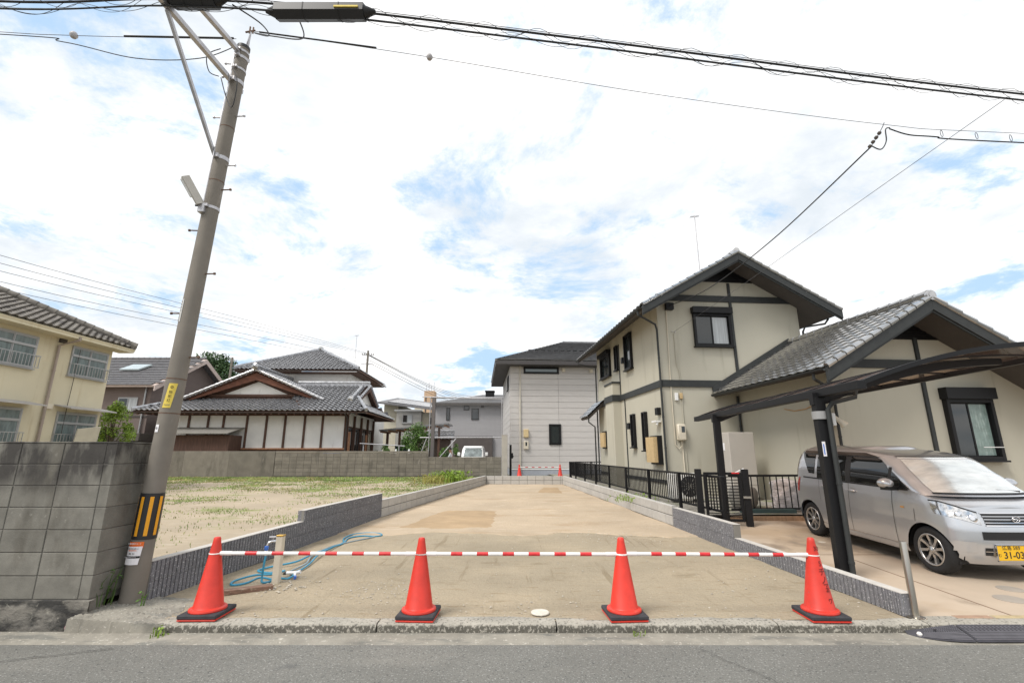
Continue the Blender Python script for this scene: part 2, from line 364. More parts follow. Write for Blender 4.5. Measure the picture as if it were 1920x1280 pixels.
def leaves(mb, pts, n, size, jit, seed=1, flat=.6):
    """leaf-sized faces spread round a list of (centre, radius) clumps"""
    rn = random.Random(seed)
    for _ in range(n):
        c, r = rn.choice(pts)
        d = Vector((rn.gauss(0, 1), rn.gauss(0, 1), rn.gauss(0, 1)))
        if d.length < 1e-3: continue
        p = Vector(c)+d.normalized()*r*(rn.random()**.45)*Vector((1, 1, flat)).length/1.6
        nx = Vector((rn.gauss(0, 1), rn.gauss(0, 1), rn.gauss(0, 1)+.5)).normalized(); t = nx.orthogonal().normalized(); b = nx.cross(t)
        s = size*rn.uniform(.6, 1.4); a = rn.random()*6.28; t2 = t*cos(a)+b*sin(a); b2 = nx.cross(t2)
        mb.add([p-t2*s, p+b2*s*.45, p+t2*s, p-b2*s*.45], [(0, 1, 2, 3)])
    return mb
def shrub(name, label, cat, loc, clumps, nleaf, size, lm, trunk_h, trunk_r=.05, seed=1, flat=.8, group=None):
    t = thing(name, label, cat, loc, 0, group); m = MB()
    m.tube([(0, 0, -.1), (.03, .02, trunk_h*.5), (0, 0, trunk_h)], [trunk_r, trunk_r*.8, trunk_r*.5], 7)
    for c, r in clumps: m.tube([(0, 0, trunk_h*.6), (c[0]*.5, c[1]*.5, (trunk_h*.6+c[2])/2+.05), c], [trunk_r*.5, trunk_r*.35, trunk_r*.12], 5)
    m.build('trunk', barkm, t)
    f = leaves(MB(), clumps, nleaf, size, 0, seed, flat); f.build('crown', lm, t, kind='stuff'); return t

# ---------------------------------------------------------------- ground
def lx(y): return -3.75 if y < 5.3 else (-3.75+(y-5.3)*.68/6.37 if y < 11.67 else -3.07+(y-11.67)*1.82/12.2)
def rx(y): return 3.70-(y-4.9)*.0677
def nzv(x, y, s, k=0.0): return noise.noise(Vector((x*s, y*s, k)))
struct('ground', MB().grid(lambda u, v: (-500+1000*u, -500+1200*v, -.22), 4, 4), terrain_m)
struct('back_ground', MB().grid(lambda u, v: (-70+110*u, 26.56+120*v, .2), 4, 4), terrain_m)
struct('road', MB().grid(lambda u, v: (-45+90*u, -9+13.47*v, -.080+.004*sin(u*9)), 60, 8), asphalt)
struct('gutter_strip', MB().grid(lambda u, v: (-45+90*u, 4.455+.27*v, -.074+.004*nzv(u*90, v, .9)+(.006 if v > .5 else 0)-(.014 if v == 0 else 0)), 160, 2), gutterc)
def road_crack(pts, wd):
    m = MB(); L = []; R = []
    for i, (x, y) in enumerate(pts):
        q = wd*random.uniform(.4, 1); L.append((x-q*.3, y-q, -.0735)); R.append((x+q*.3, y+q, -.0735))
    n = len(pts); m.add(L+R, [(i, i+1, n+i+1, n+i) for i in range(n-1)]); return m
def crackline(a, b, n, j):
    return [(a[0]+(b[0]-a[0])*i/n+random.uniform(-j, j), a[1]+(b[1]-a[1])*i/n+random.uniform(-j, j)) for i in range(n+1)]
struct('road_crack', road_crack(crackline((-4.6, 3.9), (-3.3, 4.38), 22, .012), .006), mat('crack_dark', (.035, .033, .03), .95))
struct('road_crack', road_crack(crackline((1.55, 4.38), (1.9, 3.75), 16, .012), .004), MATS['crack_dark'])
lg = MB().grid(lambda u, v: (lambda y: (lx(y)+.0+(rx(y)-lx(y))*u, y, .014*nzv(u*7, y, .9)+.006*nzv(u*20, y*2.6, 1.2)+(.0 if y < 8 else .02*min(1, (y-8)/3))))(4.80+19.0*v), 70, 150)
struct('lot_ground', lg, dirt, 'all')
def patch(name, pts, m, z, seed):
    rn = random.Random(seed); q = []
    for i in range(len(pts)):
        a, b = pts[i], pts[(i+1) % len(pts)]
        for k in range(10): q.append((a[0]+(b[0]-a[0])*k/10+rn.uniform(-.04, .04), a[1]+(b[1]-a[1])*k/10+rn.uniform(-.05, .05)))
    c = (sum(p[0] for p in pts)/len(pts), sum(p[1] for p in pts)/len(pts)); mb = MB(); n = len(q)
    def zz_(x, y):
        u = (x-lx(y))/(rx(y)-lx(y)); return .014*nzv(u*7, y, .9)+.006*nzv(u*20, y*2.6, 1.2)+(.0 if y < 8 else .02*min(1, (y-8)/3))+z
    rings = [1, .75, .5, .25]
    for r in rings:
        for (x, y) in q: X, Y = c[0]+(x-c[0])*r, c[1]+(y-c[1])*r; mb.v.append((X, Y, zz_(X, Y)-(.012 if r == 1 else 0)))
    mb.v.append((c[0], c[1], zz_(*c)))
    for k in range(3):
        for i in range(n): mb.f.append((k*n+i, k*n+(i+1) % n, (k+1)*n+(i+1) % n, (k+1)*n+i))
    for i in range(n): mb.f.append((3*n+i, 3*n+(i+1) % n, 4*n))
    return struct(name, mb, m, 'all')
def lotz(u, y): return .014*nzv(u*7, y, .9)+.006*nzv(u*20, y*2.6, 1.2)+(.0 if y < 8 else .02*min(1, (y-8)/3))
def rear(u, v):
    y0 = 9.45+.5*nzv(u*5, 3, 1, 8)+.12*nzv(u*31, 3, 1, 9)-.9*max(0, u-.7); y = y0+(23.78-y0)*v**1.25
    return (lx(y)+(rx(y)-lx(y))*u, y, lotz(u, y)+(.012 if v > 0 else -.02))
struct('rear_soil', MB().grid(rear, 90, 150), rear_dirt, 'all')
patch('damp_soil_patch', [(-2.35, 10.1), (-.4, 9.9), (-.35, 13.0), (-1.75, 13.2)], dirt_dk, .021, 3)
patch('damp_soil_patch', [(.9, 18.5), (1.9, 18.2), (2.0, 21.5), (1.4, 21.8)], dirt_dk, .021, 4)
struct('field_ground', MB().grid(lambda u, v: (lambda y: (-34+(lx(y)-.13+34)*u, y, .13+.09*v+.02*nzv(u*40, y, .7)+.012*nzv(u*99, y*2, 1.1)))(5.5+20.9*v), 90, 60), sand, 'all')
struct('driveway', MB().grid(lambda u, v: (lambda y: (rx(y)+.1+(26-rx(y))*u, y, .002+.028*(y-4.8)))(4.83+5.35*v), 20, 16), drive)
struct('driveway_edge', MB().grid(lambda u, v: (3.75+22*u, 4.838+.06*v, .0045+.003*v), 60, 2), kerbc)
struct('yard_ground', MB().grid(lambda u, v: (lambda y: (rx(y)+.1+(24-rx(y))*u, y, .27+.02*nzv(u*30, y, .8)-(0 if v < .97 else .2)))(10.19+21.8*v), 40, 44), rubbleg, 'all')
# driveway expansion joints and brick edging
edge = bpy.data.objects['driveway_edge']
for k in range(9):
    m = MB().cbox(0, 0, 0, .34, .07, .012, .003)
    b = m.build('edging_brick', mat('edging_brick_%d' % (k % 3), ((.34, .22, .15), (.42, .33, .19), (.27, .19, .14))[k % 3], .9, var=(9, .2)), edge); b.location = (4.15+k*.36, 4.845, -.002)
dj = MB()
dj.box(3.75, 7.3, .0725, 26, 7.312, .0755); dj.prism([(4.72, 4.9, .005), (4.732, 4.9, .005), (4.732, 7.29, .0725), (4.72, 7.29, .0725)], (0, 0, .003))
struct('expansion_joint', dj, mat('joint_brown', (.20, .13, .085), .9))
for (x, y, r, s) in ((5.02, 8.15, .055, 'small pale round cover on the driveway behind the black post'), (5.40, 8.1, .055, 'small pale round cover on the driveway beside the car'), (5.55, 5.72, .12, 'faint grey round cover near the car front wheel'), (5.2, 5.38, .14, 'faint grey round cover on the driveway near the rubber ramp')):
    o = MB().lathe([(r, 0), (r, .004), (r*.95, .005), (0, .005)], 28).build('drain_cover', mat('cover_pale', (.52, .46, .38), .8) if r < .1 else mat('cover_grey', (.33, .29, .245), .9), None, True); o.location = (x, y, .002+.028*(y-4.8)); o.rotation_euler = (.028, 0, 0); tag(o, s, 'drain cover')
# kerb stones
kerb = bpy.data.objects.new('kerb', None); COL.objects.link(kerb); kerb['kind'] = 'structure'
kx = -3.22; i = 0
for L in (2.0, 1.62, 2.0, 1.36, 2.0, 2.0, 2.0):
    def prof(x):
        j = .006*nzv(x, i, 3); return [(4.700+j, -.1), (4.697+j, -.026), (4.710+j, -.006), (4.728+j, .002), (4.84, .004), (4.84, -.1)]
    m = MB(); n = 24; base = 0
    for k in range(n+1):
        x = kx+.006+(L-.012)*k/n
        for (y, z) in prof(x): m.v.append((x, y+random.uniform(-.002, .002), z+random.uniform(-.002, .002)))
    for k in range(n):
        for q in range(6): m.f.append((k*6+q, k*6+(q+1) % 6, k*6+6+(q+1) % 6, k*6+6+q))
    m.f.append((0, 1, 2, 3, 4, 5)); m.f.append(tuple(n*6+q for q in range(6)))
    m.build('kerb_stone', kerbc, kerb, True); kx += L; i += 1
MB().grid(lambda u, v: (-3.2+6.9*u, 4.835+.10*v, .004-.012*v+.006*nzv(u*40, v*3, 1)), 60, 2).build('kerb_backing', kerbc, kerb)

# ---------------------------------------------------------------- block walls
def blockmesh(name, L, H, T, m, c=.005, g=.008): return mesh_of(MB().cbox(g, 0, g, L-g, T, H-g, c), name, m)
def ribmesh(name, L, H, T, m, n=7):
    pts = []; g = .002; pw = (L-2*g)/n
    for i in range(n):
        x = g+i*pw; pts += [(x+.005, .018), (x+.009, 0), (x+pw*.5, -.004), (x+pw-.009, 0), (x+pw-.005, .018)]
    pts += [(L-g, T), (g, T)]
    return mesh_of(MB().prism([(x, y, .003) for x, y in pts], (0, 0, H-.006)), name, m)
def courses(parent, me, name, L, H, length, z0, n, x0=0.0, bond=0.0):
    for j in range(n):
        x = x0-(bond*L if j % 2 else 0)
        while x < x0+length-.03:
            a = max(x, x0); b = min(x+L, x0+length); s = (b-a)/L
            if s > .06: link(name, me, parent, loc=(a, random.uniform(-.001, .001), z0+j*H), scale=(s, 1, 1))
            x += L
def core(parent, x0, x1, y0, y1, z0, z1, m, name='mortar'): return MB().box(x0, y0, z0, x1, y1, z1).build(name, m, parent)
def wall_thing(name, label, A, B, cat='wall'):
    d = Vector((B[0]-A[0], B[1]-A[1], 0)); return thing(name, label, cat, (A[0], A[1], 0), atan2(d.y, d.x)), d.length
rb = ribmesh('rib_block', .4, .2, .12, decblk); rbo = blockmesh('plain_block', .4, .2, .12, newblk)
# left: ribbed front section, plain rear section
t, L = wall_thing('ribbed_block_wall', 'dark grey ribbed block wall stepping up beside the garden tap', (-3.75, 5.3), (-3.07, 11.67))
courses(t, rb, 'ribbed_block', .4, .2, L, -.0, 2)
courses(t, rb, 'ribbed_block', .4, .2, L-3.05, .4, 1, 3.05) if False else None
for k in range(int((L-2.95)/.4)+1):
    a = 2.95+k*.4; b = min(a+.4, L)
    if b-a > .05: link('ribbed_block', rb, t, loc=(a, 0, .4), scale=((b-a)/.4, 1, .85))
core(t, .0, L, .014, .116, -.1, .398, joint); core(t, 2.955, L-.005, .014, .116, .398, .566, joint)
core(t, .0, 2.95, .004, .119, .397, .403, dectop, 'cap'); core(t, 2.952, L, .004, .119, .567, .573, dectop, 'cap')
t, L = wall_thing('plain_block_wall', 'low pale grey block wall between the sandy field and the lot', (-3.07, 11.68), (-1.25, 23.9))
courses(t, rbo, 'block', .4, .2, L, .03, 2); core(t, 0, L, .016, .110, -.1, .42, joint)
# right
RA, RB = (3.70, 4.9), (2.44, 23.5)
rl = sqrt((RA[0]-RB[0])**2+(RA[1]-RB[1])**2); ru = ((RA[0]-RB[0])/rl, (RA[1]-RB[1])/rl)
def rp(d): return (RB[0]+ru[0]*d, RB[1]+ru[1]*d)
t, L = wall_thing('ribbed_block_wall', 'dark grey ribbed block wall stepping down beside the driveway', rp(rl-5.42), RA)
courses(t, rb, 'ribbed_block', .4, .2, L, .0, 1); courses(t, rb, 'ribbed_block', .4, .2, 2.42, .2, 1)
courses(t, rb, 'ribbed_block', .4, .2, L, -.2, 1)
core(t, .0, L-.004, .014, .116, -.15, .198, joint); core(t, 0, 2.415, .014, .116, .198, .398, joint)
core(t, 2.42, L, .004, .119, .197, .203, dectop, 'cap'); core(t, 0, 2.42, .004, .119, .397, .403, dectop, 'cap')
t, L = wall_thing('plain_block_wall', 'low pale grey block wall below the black picket fence', RB, rp(rl-5.43))
courses(t, rbo, 'block', .4, .2, L, .03, 2); core(t, 0, L, .016, .110, -.1, .42, joint)
t, L = wall_thing('plain_block_wall', 'low pale grey block wall across the far end of the lot', (-1.25, 23.78), (2.44, 23.52))
courses(t, rbo, 'block', .4, .2, L, .02, 2); core(t, 0, L, .016, .110, -.1, .41, joint)

# old tall wall at the left
t = thing('old_block_wall', 'tall weathered concrete block wall with black stains behind the utility pole', 'wall', (-4.0, 4.87, 0))
ob_ = mesh_of(MB().cbox(.004, 0, .004, .426, .12, .202, .004), 'old_block_mesh', oldblk)
for j in range(7):
    for k in range(14):
        x = -.10-(k+1)*.43
        link('block', ob_, t, loc=(x, random.uniform(-.002, .002), .155+j*.206))
    # pier strip and the corner return
    link('block', ob_, t, loc=(-.1, .004, .155+j*.206), scale=(.232, 1, 1))
    link('block', ob_, t, loc=(0, .004, .155+j*.206), rotz=pi/2, scale=(1.62, 1, 1))
core(t, -6.1, -.005, .007, .113, .1, 1.597, oldmortar); core(t, -.113, -.007, .11, .69, .1, 1.597, oldmortar)
MB().cbox(-6.1, -.004, 1.597, .004, .124, 1.612, .004).build('coping', oldblk, t); MB().cbox(-.124, .125, 1.597, .004, .70, 1.612, .004).build('coping', oldblk, t)
m = MB().grid(lambda u, v: (-6.2+6.24*u, -.03+.006*nzv(u*20, v*3, 2)-(.0 if v < .8 else -(v-.8)*.3), -.12+.27*min(1, v*1.25)+.006*nzv(u*30, 5, 1)), 80, 10)
m.box(-6.2, .03, -.12, .0, .2, .148); m.build('footing', footing_m, t)
# pole plinth: broken concrete lump
pl = MB().grid(lambda u, v: (-4.02+.95*u+.04*nzv(u*6, v*5, 1), 4.69+.74*v+.012*nzv(u*9, v*7, 4), (.0 if 0 < v else -.1)+(.055*(1-u)**.8-.012+.014*nzv(u*7, v*6, 7)+.012*nzv(u*26, v*22, 5))*(1 if v > 0 else 0)), 60, 44)
pl.build('plinth', gutterc, None, True); tag(bpy.data.objects['plinth'], 'broken lump of pale concrete at the foot of the utility pole', 'concrete')
pp = MB(); pp.tube([(0, -.004, 0), (0, .05, 0)], .028, 14); pp.tube([(0, -.006, 0), (0, .01, 0)], .016, 12)
o = pp.build('drain_pipe', pinkm, None, True); o.location = (-4.08, 4.80, -.06); tag(o, 'small pink drain pipe end poking out of the wall footing', 'pipe')

# far weathered wall behind the field
t = thing('far_block_wall', 'long stained concrete block wall at the back of the sandy field', 'wall', (-.58, 26.5, 0))
fb = mesh_of(MB().cbox(.005, 0, .005, .395, .12, .195, .006), 'far_block_mesh', farblk)
for k in range(31):
    top = 5 if k < 10 else 6
    for j in range(top): link('block', fb, t, loc=(-.4*(k+1)-.005, random.uniform(-.003, .003), .29+j*.2))
core(t, -12.4, -4.02, .012, .112, .1, 1.485, oldmortar); core(t, -4.01, -.01, .012, .112, .1, 1.285, oldmortar)
for k in range(4): MB().cbox(-12.42-2.5*(k+1), -.003+.002*k, .1, -12.425-2.5*k, .12, 1.6, .006).build('plaster_panel', farblk, t)
MB().cbox(-12.4, -.004, 1.492, -4.03, .124, 1.60, .006).build('coping', farblk, t)
t = thing('concrete_pier', 'smooth beige concrete pier at the right end of the stained wall', 'pier', (-.40, 26.5, 0))
MB().cbox(-.165, 0, 0, .15, .18, 2.45, .01).build('shaft', mat('pier_concrete', (.42, .39, .34), .9), t); MB().cbox(-.172, -.008, 2.45, .158, .19, 2.48, .006).build('cap', MATS['pier_concrete'], t)

# ---------------------------------------------------------------- cones and bars
def cone(label, loc, rz=0.0, group='orange traffic cones', k=1.0):
    t = thing('traffic_cone', label, 'traffic cone', loc, rz, group)
    MB().lathe([(.158, .050), (.162, .060), (.158, .073), (.148, .079), (.134, .082), (.128, .090), (.034, .660), (.032, .680), (.024, .692), (.0, .695)], 32).build('cone_body', orange, t, True)
    MB().cbox(-.178, -.178, .016, .178, .178, .052, .008).build('weight', rubber, t)
    MB().cbox(-.174, -.174, 0.0, .174, .174, .015, .004).build('base', orange, t)
    return t
CY = 4.90
cones = [(-2.88, CY+.01, .01), (-.88, CY, .006), (1.06, CY, .006), (2.90, CY-.02, .008)]
cl = ['orange traffic cone nearest the utility pole', 'orange traffic cone second from the utility pole', 'orange traffic cone just right of the round white ground cover', 'orange traffic cone with black handwriting beside the steel bollard']
CT = []
for (x, y, z), s, rz in zip(cones, cl, (.02, -.05, .06, -.03)): CT.append(cone(s, (x, y, z), rz))
# handwriting on the last cone
for k, (s, zc, sz) in enumerate((('30', .60, .055), ('5', .47, .06), ('チ', .40, .07), ('ノ', .33, .07), ('了', .27, .07), ('コ', .25, .05), ('ワ', .16, .05))):
    a = radians(-72 if k < 4 else -66); r = .128-(zc-.09)*.165+.0015
    rd = Vector((cos(a), sin(a), 0)); tg = Vector((-sin(a), cos(a), 0)); up = Vector((-rd.x*.17, -rd.y*.17, 1)).normalized()
    text('handwriting', s, sz, mat('marker_ink', (.16, .01, .008), .6, var=None), CT[3], frameM(tuple(rd*r+Vector((0, 0, zc))), tg, up), .0006)
def bar(label, a, b, n=6, first=.11):
    a, b = Vector(a), Vector(b); d = (b-a); L = d.length; u = d.normalized()
    t = thing('cone_bar', label, 'barrier bar', a, 0, 'red and white cone bars')
    MB().tube([u*.055, u*(L-.055)], .017, 12).build('pole', barw, t, True)
    for e, s in ((0, 1), (L, -1)):
        MB().tube([u*(e+s*.05), u*(e+s*.15)], .020, 12).build('sleeve', barw, t, True)
        MB().tube([u*e+Vector((.052*cos(q), .052*sin(q), 0)) for q in [2*pi*i/18 for i in range(18)]], .006, 6, True).build('loop', barw, t, True)
    for i in range(n):
        c = .22+(L-.44)*(i+.5)/n; w_ = (L-.44)/n*.22
        MB().tube([u*(c-w_), u*(c+w_)], .0178, 12).build('red_band', barr, t, True)
    return t
bz = .545
bl = ['striped bar between the pole-side cone and its neighbour', 'striped bar between the two middle orange cones', 'striped bar ending at the cone with handwriting']
for k in range(3):
    a, b = cones[k], cones[k+1]; bar(bl[k], (a[0], a[1], bz+a[2]), (b[0], b[1], bz+b[2]-.004*k))
cone('far orange traffic cone at the downpipe of the grey house', (.40, 26.5, .2), 0, 'orange traffic cones'); cone('far orange traffic cone beside the end of the black fence', (2.62, 26.5, .2), 0, 'orange traffic cones')
bar('striped bar between the two far cones before the grey house', (.4, 26.5, .74), (2.62, 26.5, .74), 5)

# ---------------------------------------------------------------- tap, hose, plank, cover, bollard, ramp
t = thing('garden_tap', 'cream square garden standpipe with brass cap and chrome tap', 'tap', (-2.80, 6.08, 0))
MB().cbox(-.04, -.04, -.05, .04, .04, .52, .006).build('post', cream, t); MB().cbox(-.043, -.043, .52, .043, .043, .538, .005).build('cap', brass, t)
sp = MB().tube([(-.03, -.02, .47), (-.085, -.045, .47), (-.115, -.06, .455), (-.125, -.065, .425)], [.013, .013, .012, .011], 10)
sp.build('spout', chrome, t, True); MB().tube([(-.075, -.04, .475), (-.075, -.04, .515)], .009, 8).tube([(-.115, -.05, .518), (-.035, -.03, .518)], .008, 8).build('handle', chrome, t, True)
MB().lathe([(.016, 0), (.024, .01), (.024, .045), (.018, .05)], 14, (-.127, -.066, .372)).build('connector', bluem, t, True)
MB().lathe([(.013, 0), (.020, .012), (.021, .05)], 14, (-.127, -.066, .318)).build('hose_collar', whitep, t, True)
def smooth(P, k=6):
    P = [Vector(p) for p in P]; R = []
    for i in range(len(P)-1):
        a, b, c, d = P[max(i-1, 0)], P[i], P[i+1], P[min(i+2, len(P)-1)]
        for j in range(k):
            s = j/k; R.append(.5*((2*b)+(c-a)*s+(2*a-5*b+4*c-d)*s*s+(3*b-a-3*c+d)*s**3))
    return R+[P[-1]]
hp = [(-2.927, 6.014, .31), (-2.935, 6.01, .2), (-2.95, 6.03, .07), (-2.93, 6.02, .022), (-2.86, 6.1, .018)]
hg = [(-2.91, 6.18), (-3.09, 6.26), (-3.12, 6.02), (-3.21, 5.93), (-3.28, 5.98), (-3.31, 6.14), (-3.21, 6.39), (-3.03, 6.43), (-2.91, 6.52), (-3.1, 6.50), (-3.30, 6.62), (-3.22, 6.85), (-2.99, 7.05), (-2.97, 7.62), (-2.92, 7.98), (-2.90, 8.27), (-2.88, 8.58), (-3.0, 8.96), (-2.99, 9.38), (-2.8, 9.56), (-2.55, 9.53), (-2.42, 9.33), (-2.51, 9.19), (-2.77, 9.24), (-2.93, 9.01), (-2.85, 8.5), (-2.87, 8.05), (-2.86, 7.46), (-2.80, 7.06), (-2.76, 6.66), (-2.80, 6.45), (-2.69, 6.3), (-2.73, 6.22), (-2.83, 6.24)]
hz = [.016+(.02 if i in (8, 12, 13, 26, 27, 31) else 0) for i in range(len(hg))]
t = thing('garden_hose', 'blue garden hose coiled on the dirt behind the tap', 'hose', (-2.9, 6.2, 0))
sh = Vector((-2.9, 6.2, 0))
MB().tube([p-sh for p in smooth([Vector(p) for p in hp]+[Vector((x, y, z)) for (x, y), z in zip(hg, hz)], 7)], .0125, 8).build('tube', hosem, t, True)
MB().tube([p-sh for p in smooth([(-2.86, 6.58, .018), (-2.84, 7.0, .018), (-2.96, 7.5, .018), (-2.93, 8.1, .03), (-2.84, 8.5, .018), (-2.6, 8.95, .018), (-2.5, 9.12, .02)], 8)], .0115, 8).build('loose_end', hosegr, t, True)
nz_ = MB().tube([(-.12, 0, .045), (.0, 0, .05)], [.022, .018], 12).tube([(0, 0, .05), (.05, .0, .06)], [.018, .024], 12).tube([(-.02, 0, .045), (.03, -.10, .022)], [.016, .014], 10)
o = nz_.build('hose_nozzle', whitep, None, True); o.location = (-2.68, 6.34, .005); tag(o, 'white spray nozzle lying on the blue hose', 'hose nozzle')
MB().tube([(-.155, 0, .044), (-.12, 0, .045)], .02, 12).build('tip', blkpl, o, True); MB().tube([(.024, -.085, .026), (.04, -.125, .018)], .017, 10).build('connector', bluem, o, True)
o = MB().cbox(-.24, -.05, 0, .24, .05, .05, .006).build('wood_plank', plankm); o.location = (-2.92, 5.70, .004); o.rotation_euler = (0, .02, radians(33)); tag(o, 'short weathered wooden plank lying by the garden tap', 'plank')
o = MB().lathe([(.088, 0), (.088, .008), (.082, .013), (.0, .014)], 32).build('ground_cover', mat('pale_cover', (.62, .58, .50), .8, var=(20, .12), bump=(90.0, .4, .003)), None, True); o.location = (.27, 4.99, .006); tag(o, 'small round white ground cover set in the dirt behind the kerb', 'manhole cover')
MB().lathe([(.02, 0), (.02, .003)], 12, (0, 0, .0138)).build('lid_knob', MATS['pale_cover'], o)
t = thing('steel_bollard', 'thin stainless steel bollard at the end of the ribbed wall', 'bollard', (3.79, 4.88, .0))
MB().lathe([(.030, 0), (.030, .655), (.027, .665), (0, .667)], 24).build('post', steel, t, True); MB().lathe([(.078, 0), (.078, .008), (.06, .014), (.04, .016)], 24).build('flange', steel, t, True)
# rubber kerb ramp
t = thing('kerb_ramp', 'black ribbed rubber kerb ramp in front of the driveway', 'ramp', (3.52, 4.70, -.074))
def ramp_piece(x0, x1, nose):
    m = MB(); n = 12
    def fy(x): return -.20*(1 if not nose else max(.02, 1-((x1-x)/(x1-x0))**2)**.5)
    def top(x, s): return .074*(s*.9+.1) if not nose else .074*(s*.9+.1)*(.35+.65*(x-x0)/(x1-x0))
    m.grid(lambda u, v: (x0+(x1-x0)*u, fy(x0+(x1-x0)*u)*(1-v)+.0*v, top(x0+(x1-x0)*u, v)), n, 12)
    m.grid(lambda u, v: (x0+(x1-x0)*u, fy(x0+(x1-x0)*u), .0+v*top(x0+(x1-x0)*u, 0)), n, 1)
    return m, fy, top
xs = [0, .46, 1.06, 1.66, 2.26, 2.86]
for k in range(5):
    m, fy, top = ramp_piece(xs[k]+.004, xs[k+1]-.004, k == 0); p = m.build('ramp_piece', rampm, t)
    rr = MB()
    for q in range(11):
        v = .05+.085*q; x0, x1 = xs[k]+.015+(.20*(v-.0)*0 if k else .06+.1*v), xs[k+1]-.015
        if q < 6:
            rr.grid(lambda u, s: (x0+(x1-x0)*u, fy(x0+(x1-x0)*u)*(1-v-.035*s), top(x0+(x1-x0)*u, v+.035*s)+.009), 10, 1)
        else:
            nn = 16
            for b in range(nn):
                xa = x0+(x1-x0)*b/nn+(.006 if q % 2 else 0); xb = xa+(x1-x0)/nn*.55
                rr.grid(lambda u, s: (xa+(xb-xa)*u, fy(xa)*(1-v-.03*s), top(xa, v+.03*s)+.008), 1, 1)
    rr.build('ridges', mat('ramp_ridge', (.155, .15, .165), .7, var=(9, .15)), p, kind='stuff')
    o = MB().lathe([(.012, 0), (.012, .004)], 10, ((xs[k]+xs[k+1])/2, -.06, .05)).build('bolt', blkpl, t)
o = MB().lathe([(.0, 0), (.018, .006), (.022, .02), (.012, .034), (0, .036)], 10).build('white_pebble', mat('white_stone', (.75, .72, .69), .8)); o.location = (3.60, 4.63, -.072); tag(o, 'small white pebble at the tip of the rubber ramp', 'stone')

# ---------------------------------------------------------------- loose stones, weeds, grass
rn = random.Random(5); m = MB()
def pebble(mb, x, y, z, s, rn):
    pts = [Vector((cos(a)*rn.uniform(.7, 1.2), sin(a)*rn.uniform(.7, 1.2), rn.uniform(-.1, .15)))*s for a in [i*pi/3 for i in range(6)]]+[Vector((0, 0, rn.uniform(.4, .8)*s))]
    mb.add([p+Vector((x, y, z)) for p in pts], [(i, (i+1) % 6, 6) for i in range(6)])
for _ in range(1500):
    y = 4.9+rn.random()**1.7*9; x = lx(y)+.1+rn.random()*(rx(y)-lx(y)-.2); s = .004+.011*rn.random()**3
    if nzv(x, y, 1.1, 5) > -.1+.25*rn.random(): pebble(m, x, y, .004+(.0 if y < 8 else .02*min(1, (y-8)/3)), s, rn)
for _ in range(90): pebble(m, -2.75+rn.gauss(0, .22), 5.9+rn.gauss(0, .16), .006, rn.uniform(.008, .02), rn)
for _ in range(120): pebble(m, -1.5+rn.gauss(0, .3), 5.7+rn.gauss(0, .2), .005, rn.uniform(.004, .014), rn)
for _ in range(160): pebble(m, 2.0+rn.gauss(0, .5), 9.2+rn.gauss(0, .4), .02, rn.uniform(.006, .016), rn)
o = m.build('loose_stones', stonem, kind='stuff'); tag(o, 'loose pebbles scattered over the bare dirt lot', 'stones')
def blade(mb, x, y, z, h, rn, wd=.006):
    a = rn.random()*6.28; d = Vector((cos(a), sin(a), 0)); b = rn.uniform(.1, .7)*h; s = Vector((-d.y, d.x, 0))*wd
    p = Vector((x, y, z)); q = p+d*b*.35+Vector((0, 0, h*.65)); r = p+d*b+Vector((0, 0, h))
    mb.add([p-s, p+s, q+s*.7, q-s*.7, r], [(0, 1, 2, 3), (3, 2, 4)])
m = MB(); rn = random.Random(11)
def fz(x, y): return .13+.09*(y-5.5)/20.9
cnt = 0
while cnt < 52000:
    y = 6+20.3*rn.random()**.75; x = -30+rn.random()*(lx(y)-.25+30)
    if x < -y*.95-1: continue
    d = nzv(x, y*1.7, .35, 2)+.5*nzv(x, y*1.6, 1.3, 3)
    th = .24 if y < 18 else (-.7 if y > 22.8 else -.05)
    if -4.5 < x < -1.4 and 15 < y: th -= .2
    if rn.random() < .22: th -= .42
    if d < th-.16*rn.random()**2.5: continue
    cnt += 1
    blade(m, x, y, fz(x, y)-.01, rn.uniform(.015, .06)*(1.5 if y > 23 else 1), rn, .0025+.0006*y)
o = m.build('field_grass', grassm, kind='stuff'); tag(o, 'patchy short grass growing over the sandy field', 'grass')
def weed(label, loc, n, h, rad, wd, m_, seed, cat='weed'):
    r2 = random.Random(seed); mb = MB()
    for _ in range(n): blade(mb, r2.gauss(0, rad), r2.gauss(0, rad), 0, h*r2.uniform(.4, 1.1), r2, wd)
    for _ in range(n//2):
        p = Vector((r2.gauss(0, rad), r2.gauss(0, rad), h*r2.uniform(.3, .9))); leaves(mb, [(p, .03)], 2, wd*4, 0, r2.randint(0, 9999))
    o = mb.build('weed_clump', m_, kind='stuff'); o.location = loc; return tag(o, label, cat)
weed('tall bright green weeds growing at the end of the field', (-2.9, 22.6, .2), 300, .55, .40, .018, leafA, 3); weed('dry yellowish grass clump beside the tall green weeds', (-3.5, 21.5, .2), 160, .4, .28, .012, mat('dry_grass', (.32, .30, .08), .8), 4)
weed('long green grass blades growing left of the utility pole', (-4.0, 5.06, .06), 20, .34, .04, .006, leafB, 5); weed('small green weed in the kerb joint below the first cone', (-3.12, 4.66, -.075), 22, .06, .04, .005, leafA, 6)
weed('grass tuft at the right side of the pole foot', (-3.68, 5.12, .02), 8, .15, .025, .005, leafB, 7); weed('thin weed tuft in the gutter joint', (1.12, 4.64, -.072), 10, .05, .03, .004, leafA, 8)
weed('green weeds under the picket fence by the wall', (3.25, 13.2, .27), 120, .16, .35, .008, leafA, 9)

